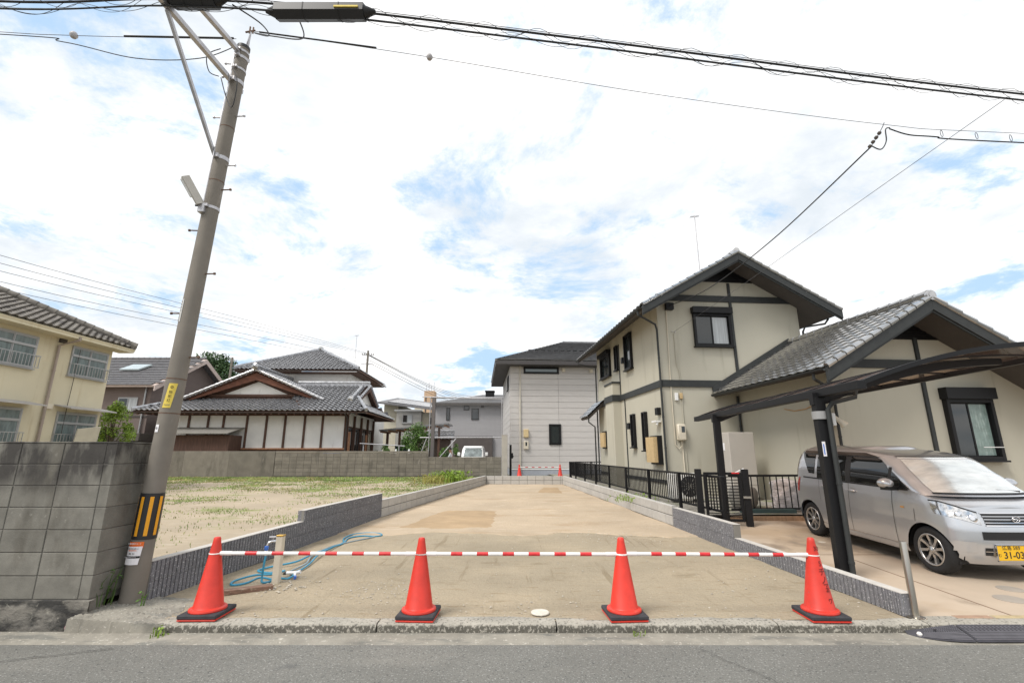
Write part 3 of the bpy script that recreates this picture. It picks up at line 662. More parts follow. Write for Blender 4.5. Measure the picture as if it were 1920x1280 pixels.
# ---------------------------------------------------------------- utility pole
PB = Vector((-3.87, 5.25, 0)); PT = Vector((-3.62, 5.25, 6.82))
def pax(z): return Vector(((PT.x-PB.x)*z/PT.z, 0, z))
def prad(z): return .108-.0047*z
pole = thing('utility_pole', 'tall leaning concrete utility pole with a yellow and black guard sleeve', 'utility pole', PB)
MB().tube([pax(z) for z in (-.2, 0, 1.5, 3, 4.5, 6, 6.78)], [prad(z) for z in (-.2, 0, 1.5, 3, 4.5, 6, 6.78)], 36).build('shaft', polec, pole, True)
MB().tube([pax(6.78), pax(6.82)], prad(6.8)+.004, 24).build('cap', blkpl, pole, True)
for z in (1.92, 2.30, 4.78, 5.55): MB().tube([pax(z), pax(z+.012)], prad(z)+.002, 32).build('tie_wire', rust, pole, True)
for z, h in ((4.40, .035), (5.08, .05), (6.22, .05), (6.42, .03), (6.60, .04), (6.70, .03)):
    MB().tube([pax(z), pax(z+h)], prad(z)+.006, 32).build('band', galv, pole, True)
    MB().box(-.03, -prad(z)-.035, z, .03, -prad(z)-.004, z+h).xf(Matrix.Translation((pax(z).x, 0, 0))).build('band_bolt', galv, pole)
for k, (z, s) in enumerate(((2.56, 1), (3.08, -1), (3.57, 1), (4.13, -1), (4.68, 1), (5.02, 1), (5.72, -1), (5.74, 1), (6.55, -1), (6.34, -1))):
    c = pax(z); r = prad(z); MB().tube([c+Vector((s*(r-.02), 0, 0)), c+Vector((s*(r+.11), -.01, .0))], .0085, 8).tube([c+Vector((s*(r+.105), -.01, 0)), c+Vector((s*(r+.122), -.01, 0))], .016, 8).build('step_bolt', rust if z < 5 else galv, pole, True)
# guard sleeve with raised stripes
g0, g1 = .635, 1.09
sl_ = MB().tube([pax(g0), pax(g1)], [prad(g0)+.005, prad(g1)+.005], 40).build('guard_sleeve', blkpl, pole, True)
for k in range(8):
    a0 = radians(-90-62+k*45); 
    MB().grid(lambda u, v: pax(g0+.035+(g1-g0-.07)*v)+Vector(((prad(.85)+.0085)*cos(a0+.30*u), (prad(.85)+.0085)*sin(a0+.30*u), 0)), 5, 1).build('orange_stripe', orangep, sl_)
def onpole(z, adeg, r=None):
    a = radians(adeg); return pax(z)+Vector(((prad(z)+.006)*cos(a), (prad(z)+.006)*sin(a), 0)), Vector((-sin(a), cos(a), 0))
def pole_plate(name, z0, z1, wdt, adeg, m, tilt=0.0, cr=.004):
    """thin plate bent round the shaft"""
    hw = wdt/2; a = radians(adeg)
    def f(u, v):
        z = z0+(z1-z0)*v; aa = a+(u-.5)*wdt/prad(z)+tilt*(v-.5); return pax(z)+Vector(((prad(z)+cr)*cos(aa), (prad(z)+cr)*sin(aa), 0))
    return MB().grid(f, 6, 4).build(name, m, pole)
def pole_text(par, s, z, adeg, size, m, off=.0065, up=None):
    a = radians(adeg); p = pax(z)+Vector(((prad(z)+off)*cos(a), (prad(z)+off)*sin(a), 0)); text('lettering', s, size, m, par, frameM(tuple(p), (-sin(a), cos(a), 0), (0, 0, 1)))
p = pole_plate('number_plate', 2.96, 3.23, .068, -128, signw)
for k, s in enumerate('幸井光二'): pole_text(p, s, 3.165-.035*k, -124, .027, mat('grey_print', (.20, .22, .20), .7, var=None))
for k, s in enumerate('三口'): pole_text(p, s, 3.035-.032*k, -126, .028, MATS['grey_print'])
for z in (3.20, 2.975): pole_text(p, '●', z, -126, .02, ink)
p = pole_plate('security_light_plate', 1.98, 2.25, .080, -72, signy, .28)
pole_text(p, '◎', 2.205, -68, .038, ink)
for k, s in enumerate('防犯灯'): pole_text(p, s, 2.150-.045*k, -69.5-1.8*k, .036, ink)
pole_text(p, '安全管理', 2.012, -76, .015, MATS['grey_print'])
p = pole_plate('small_sticker', 1.72, 1.80, .045, -110, paper); pole_text(p, '◎', 1.76, -110, .03, ink)
p = pole_plate('notice_tag', .555, .615, .155, -92, tagor, 0, .006); q = pole_plate('notice_tag', .455, .572, .150, -95, paper, .06, .010); pole_plate('notice_tag', .40, .468, .160, -101, paper, .05, .013)
pole_text(p, 'お客様番号カード', .598, -91, .017, paper, .008)
pole_text(q, '配線工事のお知らせ', .552, -93, .013, ink, .012); pole_text(q, '電気使用申込', .535, -93, .014, tagor, .012); pole_text(q, '開始  停止', .505, -95, .014, ink, .012)
o = pole_plate('notice_strip', .462, .482, .150, -97, ink, 0, .014); pole_text(o, 'この電柱にはり紙をしないで下さい', .472, -97, .008, paper, .0155)
# arms and braces
def pw(x, y, z): return Vector((x, y, z))-PB
MB().beam(pw(-3.66, 5.40, 6.24), pw(-3.82, 4.05, 6.30), .055, .055).build('arm', galv, pole); MB().beam(pw(-3.61, 5.36, 6.70), pw(-3.78, 4.30, 6.70), .055, .055).build('arm', galv, pole)
MB().beam(pw(-3.715, 5.18, 5.10), pw(-3.81, 4.20, 6.26), .035, .035).build('brace', galv, pole)
MB().beam(pw(-3.72, 5.12, 4.45), pw(-3.64, 5.12, 6.66), .010, .010).build('earth_conduit', galv, pole)
for dx in (-.10, 0, .05): MB().tube([pw(-3.60+dx*.4, 5.25+dx*.3, 6.45), pw(-3.555, 5.25, 7.08)], .008, 6).build('top_rod', galv, pole)
MB().tube([pw(-3.63, 5.25, 7.07), pw(-3.50, 5.25, 7.10)], .012, 8).tube([pw(-3.575, 5.25, 7.05), pw(-3.575, 5.25, 7.16)], .01, 8).tube([pw(-3.53, 5.25, 7.05), pw(-3.53, 5.25, 7.15)], .01, 8).build('top_bracket', rust, pole, True)
MB().tube(smooth([pw(-3.62, 5.08, 6.35), pw(-3.50, 5.05, 6.1), pw(-3.53, 5.08, 5.75), pw(-3.64, 5.1, 5.9), pw(-3.75, 5.1, 6.2)], 8), .006, 6).build('jumper_wire', cable_m, pole, True)
MB().tube(smooth([pw(-3.82, 5.1, 6.65), pw(-3.90, 5.0, 6.45), pw(-3.88, 5.05, 6.25), pw(-3.78, 5.1, 6.22)], 8), .006, 6).build('jumper_wire', cable_m, pole, True)
# street light on the pole
t = thing('street_light', 'slim pale street light clamped to the utility pole', 'street light', (-3.76, 5.125, 4.42))
a, b = Vector((0, 0, 0)), Vector((-.14, -.13, .29)); d = (b-a).normalized()
h_ = MB().beam(a, b, .085, .04, up=(-.5, .3, .2)).build('lamp_housing', mat('lamp_grey', (.50, .47, .42), .6), t)
MB().beam(a+d*.10+Vector((-.022, -.012, -.018)), b-d*.02+Vector((-.022, -.012, -.018)), .065, .02, up=(-.5, .3, .2)).build('lens', mat('lamp_lens', (.66, .65, .62), .3), h_)
MB().cbox(-.03, .0, -.10, .05, .09, .02, .006).build('bracket', galv, t); MB().tube([(-.06, .0, -.02), (.02, .03, -.01)], .012, 8).build('sensor', blkpl, t)

# ---------------------------------------------------------------- overhead cables
def cable(name, label, pts, r, m=cable_m, k=10, cat='cable', n=6, group=None):
    P = [Vector(p) for p in pts]; o = P[0].copy(); mb = MB().tube([q-o for q in smooth(P, k)], r, n)
    ob = mb.build(name, m, None, True); ob.location = o; return tag(ob, label, cat, group)
def bundle(dy, dz): return [(-16, 3.55+dy, 6.45+dz), (-9, 3.9+dy, 6.28+dz), (-5.6, 4.13+dy, 6.22+dz), (-3.8, 4.17+dy, 6.30+dz), (-2.1, 4.25+dy, 6.26+dz), (.87, 4.55+dy, 6.15+dz), (6.6, 5.2+dy, 5.97+dz), (14, 6.0+dy, 5.95+dz), (26, 7.3+dy, 6.3+dz)]
cs = [cable('overhead_cable', 'thick topmost black cable of the roadside bundle', bundle(.0, .075), .013), cable('overhead_cable', 'middle black cable of the roadside bundle', bundle(.03, .015), .009), cable('overhead_cable', 'lowest black cable of the roadside bundle', bundle(-.02, -.045), .009)]
cable('overhead_cable', 'thin steel wire running just above the roadside cable bundle', bundle(.02, .13), .004, wire_m)
def lash(parent, dz, R, pitch, ph):
    c = smooth([Vector(p) for p in bundle(0, dz)], 60); o = Vector(parent.location); pts = []; s = 0
    for i in range(len(c)):
        if i: s += (c[i]-c[i-1]).length
        if c[i].x < -7 or c[i].x > 10: continue
        a = 2*pi*s/pitch+ph; pts.append(c[i]+Vector((0, R*cos(a), R*sin(a)*1.2))-o)
    MB().tube(pts, .0028, 4).build('lashing_wire', cable_m, parent)
lash(cs[0], .075, .045, .62, 0); lash(cs[1], .0, .055, .85, 1.2); lash(cs[2], -.02, .04, .95, 3)
def closure(label, x0, x1, y, z, r):
    t = thing('cable_closure', label, 'cable closure', ((x0+x1)/2, y, z)); L = (x1-x0)/2; hexa = [(cos(a)*r*1.0, sin(a)*r) for a in [pi/6+i*pi/3 for i in range(6)]]
    MB().prism([(-L, q[0], q[1]) for q in hexa], (2*L, 0, 0)).build('shell', blkpl, t)
    for f in (-.45, .35): MB().prism([(-L*f-.006, q[0]*1.03, q[1]*1.03) for q in hexa], (.012, 0, 0)).build('seam_band', cable_m, t)
    for s in (-1, 1): MB().tube([(s*(L-.0), 0, .0), (s*(L+.12), 0, .01)], [r*.75, r*.2], 10).build('end_gland', cable_m, t, True)
    MB().beam((L*.36, -r*.90, -r*.18), (L*.9, -r*.90, -r*.18), .018, .02).build('yellow_mark', signy, t); return t
closure('short black cable closure above the pole arm', -3.74, -3.26, 4.17, 6.36, .10); closure('long black cable closure right of the pole', -2.62, -1.64, 4.24, 6.27, .095)
cable('overhead_wire', 'thin wire with a black sleeve running right from the pole top', [(-3.52, 5.25, 7.09), (-1.17, 5.55, 6.96), (2, 5.85, 6.62), (5.65, 6.2, 6.37), (8.1, 6.5, 6.44), (20, 7.9, 7.0)], .004, wire_m)
s_ = cable('cable_sleeve', 'straight black sleeve on the wire right of the pole top', [(-3.45, 5.26, 7.085), (-1.9, 5.45, 7.02)], .011)
cable('overhead_wire', 'thin wire running left from the pole top', [(-3.72, 5.22, 6.93), (-5.8, 5.1, 6.86), (-7.5, 5.0, 6.88), (-16, 4.5, 7.1)], .004, wire_m)
cable('cable_sleeve', 'straight black sleeve on the wire left of the pole top', [(-3.75, 5.21, 6.93), (-5.15, 5.13, 6.88)], .014)
cable('overhead_wire', 'slack black wire looping below the left sleeve', [(-3.65, 5.2, 6.82), (-4.1, 5.15, 6.55), (-4.9, 5.1, 6.50), (-5.9, 5.08, 6.74), (-7, 5.02, 6.82), (-16, 4.5, 6.9)], .006)
cable('overhead_wire', 'black jumper curving down from the bundle to the pole top', [(-3.1, 4.2, 6.33), (-2.95, 4.5, 6.4), (-3.15, 5.0, 6.75), (-3.5, 5.24, 7.05), (-3.2, 5.2, 6.95), (-2.6, 4.8, 6.5), (-2.4, 4.3, 6.25)], .008)
for s, x, y, z in (('white ball marker on the wire left of the pole', -5.79, 5.1, 6.865), ('white ball marker on the wire right of the pole', -1.17, 5.55, 6.96)):
    o = MB().lathe([(.0, -.045), (.03, -.038), (.045, -.01), (.045, .01), (.03, .038), (0, .045)], 14).build('ball_marker', mat('marker_grey', (.42, .40, .40), .6), None, True); o.location = (x, y, z); tag(o, s, 'cable marker')
HB = Vector((4.6, 14.3, 0)); HR = radians(5)
def hw_(x, y, z): return Vector((HB.x+x*cos(HR)-y*sin(HR), HB.y+x*sin(HR)+y*cos(HR), z))
nd = Vector((5.65, 6.2, 6.34)); hb = hw_(.40, -.12, 6.05)
cable('service_cable', 'black power cable sagging from the overhead wire to the beige house', [nd+Vector((-.15, .1, -.28)), nd.lerp(hb, .35)+Vector((0, 0, -.42)), nd.lerp(hb, .7)+Vector((0, 0, -.40)), hb], .011)
cable('service_wire', 'very thin phone wire from the bundle to the beige house', [(6.35, 5.17, 5.93), (6.0, 7.5, 5.72), (5.5, 11, 5.40), hw_(.47, -.05, 5.19)], .004, wire_m)
t = thing('wire_insulators', 'brown insulator string where the power cable leaves the wire', 'insulator', nd)
for k in range(4):
    c = Vector((-.05-.035*k, .03+.03*k, -.10-.055*k)); MB().lathe([(.008, -.03), (.026, -.012), (.030, .005), (.012, .028)], 12, c).build('insulator', mat('glazed_brown', (.10, .085, .075), .35), t, True)
MB().tube([(.03, 0, .06), (0, 0, .0), (-.05, .03, -.1), (-.16, .12, -.30)], .006, 6).build('hook_wire', wire_m, t)
MB().tube(smooth([(-.15, .1, -.27), (-.05, .06, -.36), (.02, .02, -.25), (.03, 0, -.06), (.10, 0, -.03)], 8), .009, 6).build('tail_cable', cable_m, t, True)
hc = cable('overhead_cable', 'black cable hung in rings along the wire at the right edge', [(5.75, 6.21, 6.30), (6.05, 6.24, 6.22), (6.5, 6.3, 6.23), (8.1, 6.5, 6.27), (20, 7.9, 6.8)], .010)
for k in range(4):
    x = 6.65+.62*k; f = (x-5.75); MB().tube([Vector((x, 6.32+.125*(x-6.6)+.0, 6.30+.03*(x-6.5)))-Vector(hc.location)+Vector((.02*cos(a), 0, .06*sin(a))) for a in [2*pi*i/10 for i in range(10)]], .004, 5, True).build('hanger_ring', cable_m, hc)
# far pole and its wires
t = thing('far_utility_pole', 'small distant utility pole with crossarms behind the tiled house', 'utility pole', (-18.8, 60, .2))
MB().tube([(0, 0, 0), (0, 0, 14.3)], [.2, .13], 10).build('shaft', polec, t, True)
for z in (13.7, 12.5): MB().beam((-.8, 0, z), (.8, 0, z), .1, .1).build('crossarm', galv, t)
for k in range(6): MB().tube([(-.75+.3*k, 0, 13.75), (-.75+.3*k, 0, 13.95)], .05, 6).build('insulator', polec, t)
for k, (zl, zr) in enumerate(((13.2, 14.3), (12.75, 14.1), (12.3, 13.9), (11.7, 13.2), (11.3, 12.7))):
    nm = ('highest', 'second highest', 'third', 'fourth', 'lowest')[k]
    cable('distant_wire', nm+' of the distant wires running left from the far pole', [(-18.8+.3*(k-2), 60, zr), (-24, 42.5, (zl+zr)/2-.35), (-29.3, 25, zl-.7), (-34, 9, zl-.4)], .015, wire_m)
    cable('distant_wire', nm+' of the distant wires running right from the far pole', [(-18.8+.3*(k-2), 60, zr), (-12, 88, (zr+13.5)/2-1.2-.2*k), (-2.7, 120, 14.6-.55*k)], .03, wire_m)
t = thing('far_utility_pole', 'faint bare pole standing before the wooded hill', 'utility pole', (-34, 56, .2)); MB().tube([(0, 0, 0), (0, 0, 12.6)], [.18, .12], 8).build('shaft', polec, t, True); MB().beam((-.6, 0, 12.2), (.6, 0, 12.2), .09, .09).build('crossarm', galv, t)
def antenna(label, loc, h, w_=.35):
    t = thing('roof_antenna', label, 'antenna', loc); MB().tube([(0, 0, 0), (0, 0, h)], .018, 6).build('mast', galv, t); MB().beam((-.16, 0, h-.06), (.16, 0, h-.02), .02, .02).build('boom', galv, t)
    for k in range(7): MB().beam((-.15+.05*k, -w_/4, h-.05+.006*k), (-.15+.05*k, w_/4, h-.05+.006*k), .01, .01).build('element', galv, t)
    return t
antenna('tall thin television antenna behind the beige house ridge', tuple(hw_(2.10, 1.0, 7.4)), 2.45); antenna('thin television antenna on the tiled house upper roof', (-12.6, 37, 8.6), 2.2)

# ---------------------------------------------------------------- building helpers
def bx(P, a, b, mb=None):
    mb = mb or MB(); return mb.box(*P(*a), *P(*b))
def win(par, P, u0, u1, z0, z1, fm=blackal, g1=glassd, g2=None, panes=2, shutter=0.0, fw=.05, pr=.06, sill=True, name='window', rail=0.0):
    """framed window proud of the wall: frame ring, sliding panes, optional shutter box, sill and guard rail"""
    m = MB(); top = z1-shutter
    bx(P, (u0, -.02, z0), (u0+fw, pr, top), m); bx(P, (u1-fw, -.02, z0), (u1, pr, top), m)
    bx(P, (u0+fw, -.02, z0), (u1-fw, pr-.002, z0+fw), m); bx(P, (u0+fw, -.02, top-fw), (u1-fw, pr-.002, top), m)
    w_ = m.build(name, fm, par)
    k = (u1-u0-2*fw)/panes
    for i in range(panes):
        a = u0+fw+i*k; dd = .012 if i % 2 else .026; s = .028
        f = MB(); bx(P, (a, dd-.01, z0+fw), (a+s, dd+.014, top-fw), f); bx(P, (a+k-s, dd-.01, z0+fw), (a+k, dd+.014, top-fw), f)
        bx(P, (a+s, dd-.01, z0+fw), (a+k-s, dd+.013, z0+fw+s), f); bx(P, (a+s, dd-.01, top-fw-s), (a+k-s, dd+.013, top-fw), f)
        f.build('sash', fm, w_)
        bx(P, (a+s, dd-.006, z0+fw+s), (a+k-s, dd+.002, top-fw-s)).build('pane', (g2 if (g2 and i == panes-1) else g1), w_)
    if shutter: bx(P, (u0-.04, -.02, top), (u1+.04, .20, z1)).build('shutter_box', fm, w_)
    if sill: bx(P, (u0-.03, -.02, z0-.04), (u1+.03, pr+.05, z0-.001)).build('sill', fm, w_)
    if rail:
        r = MB(); d = pr+.16
        for q in (z0+rail, z0+.03): bx(P, (u0-.03, d, q-.012), (u1+.03, d+.02, q+.012), r)
        n = int((u1-u0)/.11)
        for i in range(n+1): uu = u0+(u1-u0)*i/n; bx(P, (uu-.008, d+.002, z0+.042), (uu+.008, d+.017, z0+rail-.012), r)
        for uu in (u0, u1): bx(P, (uu-.01, -.01, z0+rail-.01), (uu+.01, d, z0+rail+.008), r)
        r.build('guard_rail', alu, w_)
    return w_
def pipe(par, pts, r=.032, m=trim, name='downpipe', rings=True):
    mb = MB().tube(pts, r, 10); P = [Vector(p) for p in pts]
    for a, b in zip(P, P[1:]):
        L = (b-a).length
        if rings and L > 1.2:
            for k in range(1, int(L/.9)+1):
                c = a.lerp(b, k*.9/L) if k*.9 < L else None
                if c: mb.tube([c-(b-a).normalized()*.015, c+(b-a).normalized()*.015], r*1.18, 10)
    return mb.build(name, m, par, True)
def gutter(par, a, b, r=.06, m=trim):
    a, b = Vector(a), Vector(b); d = (b-a).normalized(); s = d.cross(Vector((0, 0, 1))).normalized(); pts = [(cos(q)*r, -sin(q)*r) for q in [pi*i/8 for i in range(9)]]+[(cos(q)*r*.9, -sin(q)*r*.9) for q in [pi-pi*i/8 for i in range(9)]]
    return MB().prism([a+s*x+Vector((0, 0, z)) for x, z in pts], b-a).build('gutter', m, par, True)

# ---------------------------------------------------------------- beige two-storey house with its wing
house = thing('beige_house', 'two-storey beige stucco house with dark trim and black tiled gables', 'house', HB, HR)
FP = lambda u, d, z: (u, -d, z)                 # front wall
LP = lambda u, d, z: (-d, u, z)                 # left wall
Wd, Dp, EZ, RZ = 4.74, 7.3, 5.95, 7.58
cxr = Wd/2; sl_p = (RZ-5.78)/(cxr+.78)
def roofz(x): return RZ-abs(x-cxr)*sl_p
MB().prism([(0, 0, .2), (Wd, 0, .2), (Wd, 0, roofz(Wd)-.10), (cxr, 0, RZ-.10), (0, 0, roofz(0)-.10)], (0, Dp, 0)).build('wall', beige, house)
eL, eR, yF, yB = -.78, Wd+.78, -.85, Dp+.6
for nm, poly in (('left', [(eL, yF, roofz(eL)), (eL, yB, roofz(eL)), (cxr, yB, RZ), (cxr, yF, RZ)]), ('right', [(eR, yF, roofz(eR)), (eR, yB, roofz(eR)), (cxr, yB, RZ), (cxr, yF, RZ)])):
    dk = slab(MB(), poly, .10).build('roof_deck', soffit, house)
    mb = MB(); tiles(poly, .30, .28, .035, .04, mb=mb); mb.build('roof_tiles', tile_bk, dk, True, 'stuff')
ridge(MB(), (cxr, yF-.02, RZ+.02), (cxr, yB, RZ+.02), .10, .3, .06).build('ridge', tile_bk, house, True)
def barge(par, x0, z0, x1, z1, y, h=.24, t_=.06, m=trim):
    return MB().prism([(x0, y, z0), (x1, y, z1), (x1, y, z1-h), (x0, y, z0-h)], (0, t_, 0)).build('barge_board', m, par)
for s in (-1, 1):
    xe = cxr+s*(cxr+.80); barge(house, xe, roofz(xe)+.0, cxr+s*.002, RZ-.0, yF-.062)
    barge(house, xe, roofz(xe)-.24, cxr+s*.002, RZ-.24, yF-.03, .05, .04)
    # verge tiles
    n = 13
    for k in range(n):
        xa = xe+(cxr-xe)*k/n; xb = xe+(cxr-xe)*(k+1)/n
        MB().tube([(xa, yF-.05, roofz(xa)+.045), (xb, yF-.05, roofz(xb)+.03)], [.062, .050], 8).build('verge_tile', tile_bk, house, True)
gx = 1.05
MB().prism([(cxr-gx, -.03, 6.92), (cxr+gx, -.03, 6.92), (cxr, -.03, 6.92+gx*sl_p)], (0, .035, 0)).build('gable_vent', blackal, house)
for k in range(7):
    zz_ = 6.94+.075*k; hwid = gx-(zz_+.05-6.92)/sl_p
    if hwid > .05: MB().box(cxr-hwid, -.045, zz_, cxr+hwid, -.031, zz_+.045).build('louver', blackal, house)
tb = lambda a, b: bx(FP, a, b).build('trim_board', trim, house)
tb((-.02, 0, 6.24), (Wd+.02, .05, 6.44)); tb((-.02, 0, 3.47), (2.30, .05, 3.68)); tb((2.42, 0, 3.68), (2.50, .046, 6.24)); tb((2.42, 0, 6.44), (2.50, .046, 6.88))
lb = lambda a, b: bx(LP, a, b).build('trim_board', trim, house)
lb((-.05, 0, 3.47), (4.0, .05, 3.68)); lb((5.1, 0, 3.47), (Dp, .05, 3.68)); lb((3.52, 0, .3), (3.57, .03, 3.47)); lb((3.95, 0, 3.68), (4.0, .03, 5.7)); lb((-.1, 0, .62), (Dp, .035, .72))
bx(LP, (4.02, 0, .2), (5.08, .32, 4.15)).build('pilaster', beige, house); bx(LP, (3.99, 0, 4.15), (5.11, .35, 4.22)).build('pilaster_cap', trim, house); bx(LP, (3.99, .0, 3.45), (5.11, .36, 3.70)).build('pilaster_band', trim, house)
gutter(house, (eL-.05, yF-.02, roofz(eL)-.02), (eL-.05, yB, roofz(eL)-.02)); gutter(house, (eR+.05, yF+.1, roofz(eR)-.02), (eR+.05, yB, roofz(eR)-.02))
pipe(house, [(eL-.05, -.55, 5.70), (eL-.05, -.55, 5.58), (-.12, -.09, 5.42), (-.07, -.07, 5.25), (-.07, -.07, .3)]); pipe(house, [(eR+.02, -.3, 5.68), (eR-.1, -.28, 5.52), (Wd+.12, -.1, 5.45), (Wd+.06, -.06, 5.30), (Wd+.06, -.06, 4.9)])
pipe(house, [(eL-.05, 7.5, 5.70), (eL-.05, 7.5, 5.55), (-.08, 7.28, 5.35), (-.08, 7.28, .3)])
win(house, FP, 1.15, 2.38, 4.76, 6.02, g2=curtain, shutter=.20, fw=.07, pr=.10)
win(house, LP, 5.1, 6.5, 4.66, 5.75, shutter=.16, fw=.07, pr=.10); win(house, LP, 3.92-.0+.18, 4.45, 4.72, 5.70, panes=1, pr=.08); win(house, LP, 2.42, 3.16, 4.50, 5.82, panes=1, fw=.07, pr=.10)
win(house, LP, 2.52, 2.86, 1.70, 2.85, panes=1, pr=.10); win(house, LP, 1.38, 1.66, 1.58, 2.83, panes=1, pr=.12)
m = MB(); bx(LP, (.30, 0, 1.16), (.95, .14, 2.02), m); o = m.build('meter_bracket', blackal, house); bx(LP, (.36, .14, 1.22), (1.0, .26, 1.98)).build('cardboard_cover', card, o)
m = MB(); bx(LP, (5.85, 0, 1.68), (6.45, .14, 2.40), m); o = m.build('meter_bracket', blackal, house); bx(LP, (5.9, .14, 1.74), (6.5, .22, 2.34)).build('cardboard_cover', card, o)
for (u, z) in ((.33, 2.75), (3.05, 2.45), (3.38, 4.94)): o = bx(LP, (u-.10, 0, z-.11), (u+.10, .12, z+.11)).build('vent_hood', blackal, house)
o = MB().box(-.20, .25, 2.42, -.02, .55, 2.47).build('sensor_lamp', whitep, house); MB().tube([(-.1, .3, 2.42), (-.14, .3, 2.34)], .035, 10).build('camera_head', whitep, o, True)
o = bx(FP, (.27, 0, 5.92), (.52, .13, 6.14)).build('service_box', blackal, house)
MB().cbox(.32, -.16, 1.86, .58, -.002, 2.34, .03).build('electric_meter', cream, house, True); MB().box(.43, -.165, 2.10, .53, -.158, 2.27).build('meter_glass', glassd, bpy.data.objects['electric_meter'])
o = MB().cbox(.36, -.06, 3.05, .46, -.002, 3.28, .01).build('junction_box', whitep, house); MB().cbox(.52, -.07, 3.10, .60, -.002, 3.28, .01).build('junction_box', card, house)
pipe(house, [(.30, -.03, 5.9), (.26, -.03, 3.3), (.26, -.03, 1.75), (.35, -.06, 1.62), (.45, -.06, 1.70), (.45, -.06, 1.86)], .014, cream, 'conduit', False)
pipe(house, [(.50, -.02, 5.15), (.50, -.02, 4.2), (.58, -.02, 3.9), (.58, -.02, .4)], .012, beige, 'conduit', False); pipe(house, [(.48, -.02, 1.84), (.50, -.02, .4)], .02, cream, 'conduit', False)
MB().tube([(.43, -.01, 5.21), (.43, -.09, 5.21)], .012, 6).tube([(.52, -.01, 5.19), (.52, -.09, 5.19)], .012, 6).build('wire_bracket', galv, house)
# side canopy at the far end of the left wall
cp = [(-.75, 6.35, 3.02), (-.75, 7.75, 3.02), (0, 7.75, 3.72), (0, 6.35, 3.72)]
dk = slab(MB(), cp, .10).build('canopy_deck', soffit, house); mb = MB(); tiles(cp, .30, .26, .035, .04, mb=mb); mb.build('canopy_tiles', tile_bk, dk, True, 'stuff')
pipe(house, [(-.7, 6.45, 3.0), (-.7, 6.45, 2.8), (-.42, 6.5, 2.6), (-.42, 6.5, .3)], .03)
# wing
wx0, wx1, wy = 2.40, 7.35, -3.85; wc = 4.27; wE = 1.58; WRZ = 4.83; wsl = (WRZ-3.24)/(wc-wE); wR = 8.05; wF = -4.75
def wz(x): return WRZ-abs(x-wc)*wsl
MB().prism([(wx0, wy, .05), (wx1, wy, .05), (wx1, wy, wz(wx1)-.10), (wc, wy, WRZ-.10), (wx0, wy, wz(wx0)-.10)], (0, -wy-.003, 0)).build('wing_wall', beige, house)
lp_ = [(wE, wF, wz(wE)), (wE, -.02, wz(wE)), (wc, -.02, WRZ), (wc, wF, WRZ)]; rp_ = [(wR, wF, wz(wR)), (wR, -.02, wz(wR)), (wc, -.02, WRZ), (wc, wF, WRZ)]
dk = slab(MB(), lp_, .10).build('wing_roof_deck', soffit, house)
tm = mesh_of(tile_shape(.30, .245, .024, .030), 'wing_tile_mesh', tile_bk)
for p in tm.polygons: p.use_smooth = True
for M in tiles(lp_, .30, .245, .024, .030):
    o = bpy.data.objects.new('roof_tile', tm); COL.objects.link(o); o.parent = dk; o.matrix_basis = M
dk2 = slab(MB(), rp_, .10).build('wing_roof_deck', soffit, house); mb = MB(); tiles(rp_, .30, .245, .036, .045, mb=mb); mb.build('roof_tiles', tile_bk, dk2, True, 'stuff')
r_ = ridge(MB(), (wc, wF-.03, WRZ+.02), (wc, -.02, WRZ+.02), .10, .3, .08).build('ridge', tile_bk, house, True)
MB().tube([(wc, wF-.09, WRZ+.07), (wc, wF-.02, WRZ+.07)], .115, 16).tube([(wc, wF-.10, WRZ+.07), (wc, wF-.085, WRZ+.07)], .07, 14).build('ridge_end_tile', tile_bk, house, True)
for s in (-1, 1):
    xe = wE-.03 if s < 0 else wR+.03; barge(house, xe, wz(xe), wc+s*.002, WRZ, wF-.062, .26); barge(house, xe, wz(xe)-.26, wc+s*.002, WRZ-.26, wF-.03, .05, .04)
    n = 12
    for k in range(n):
        xa = xe+(wc-xe)*k/n; xb = xe+(wc-xe)*(k+1)/n
        MB().tube([(xa, wF-.05, wz(xa)+.05), (xb, wF-.05, wz(xb)+.035)], [.068, .052], 8).build('verge_tile', tile_bk, house, True)
WP = lambda u, d, z: (u, wy-d, z); WL = lambda u, d, z: (wx0-d, u, z)
gx = 1.15
MB().prism([(wc-gx, wy-.03, 4.12), (wc+gx, wy-.03, 4.12), (wc, wy-.03, 4.12+gx*wsl-.03)], (0, .028, 0)).build('gable_vent', blackal, house)
for k in range(8):
    zz_ = 4.14+.075*k; hwid = gx-(zz_+.08-4.12)/wsl
    if hwid > .05: MB().box(wc-hwid, wy-.045, zz_, wc+hwid, wy-.031, zz_+.045).build('louver', blackal, house)
tw_ = lambda a, b: bx(WP, a, b).build('trim_board', trim, house)
tw_((wx0-.02, 0, 3.42), (6.15, .05, 3.62)); tw_((4.60, 0, .3), (4.69, .046, 3.42)); tw_((4.60, 0, 3.62), (4.69, .046, 4.16))
win(house, WP, 5.04, 6.22, 1.34, 2.97, g2=glasst, shutter=.26, fw=.08, pr=.12)
o = bx(WP, (5.7, .13, 1.62), (6.20, .145, 1.635)).build('drying_rod', whitep, house)
gutter(house, (wE-.05, wF-.02, wz(wE)-.01), (wE-.05, -.1, wz(wE)-.01)); pipe(house, [(wE-.03, wF+.35, 3.18), (wE-.03, wF+.36, 3.06), (wx0-.1, wy-.05, 2.92), (wx0-.05, wy+.0-.05, 2.75), (wx0-.05, wy-.05, .2)]); pipe(house, [(wx0-.06, -.07, 3.2), (wx0-.06, -.07, .3)])
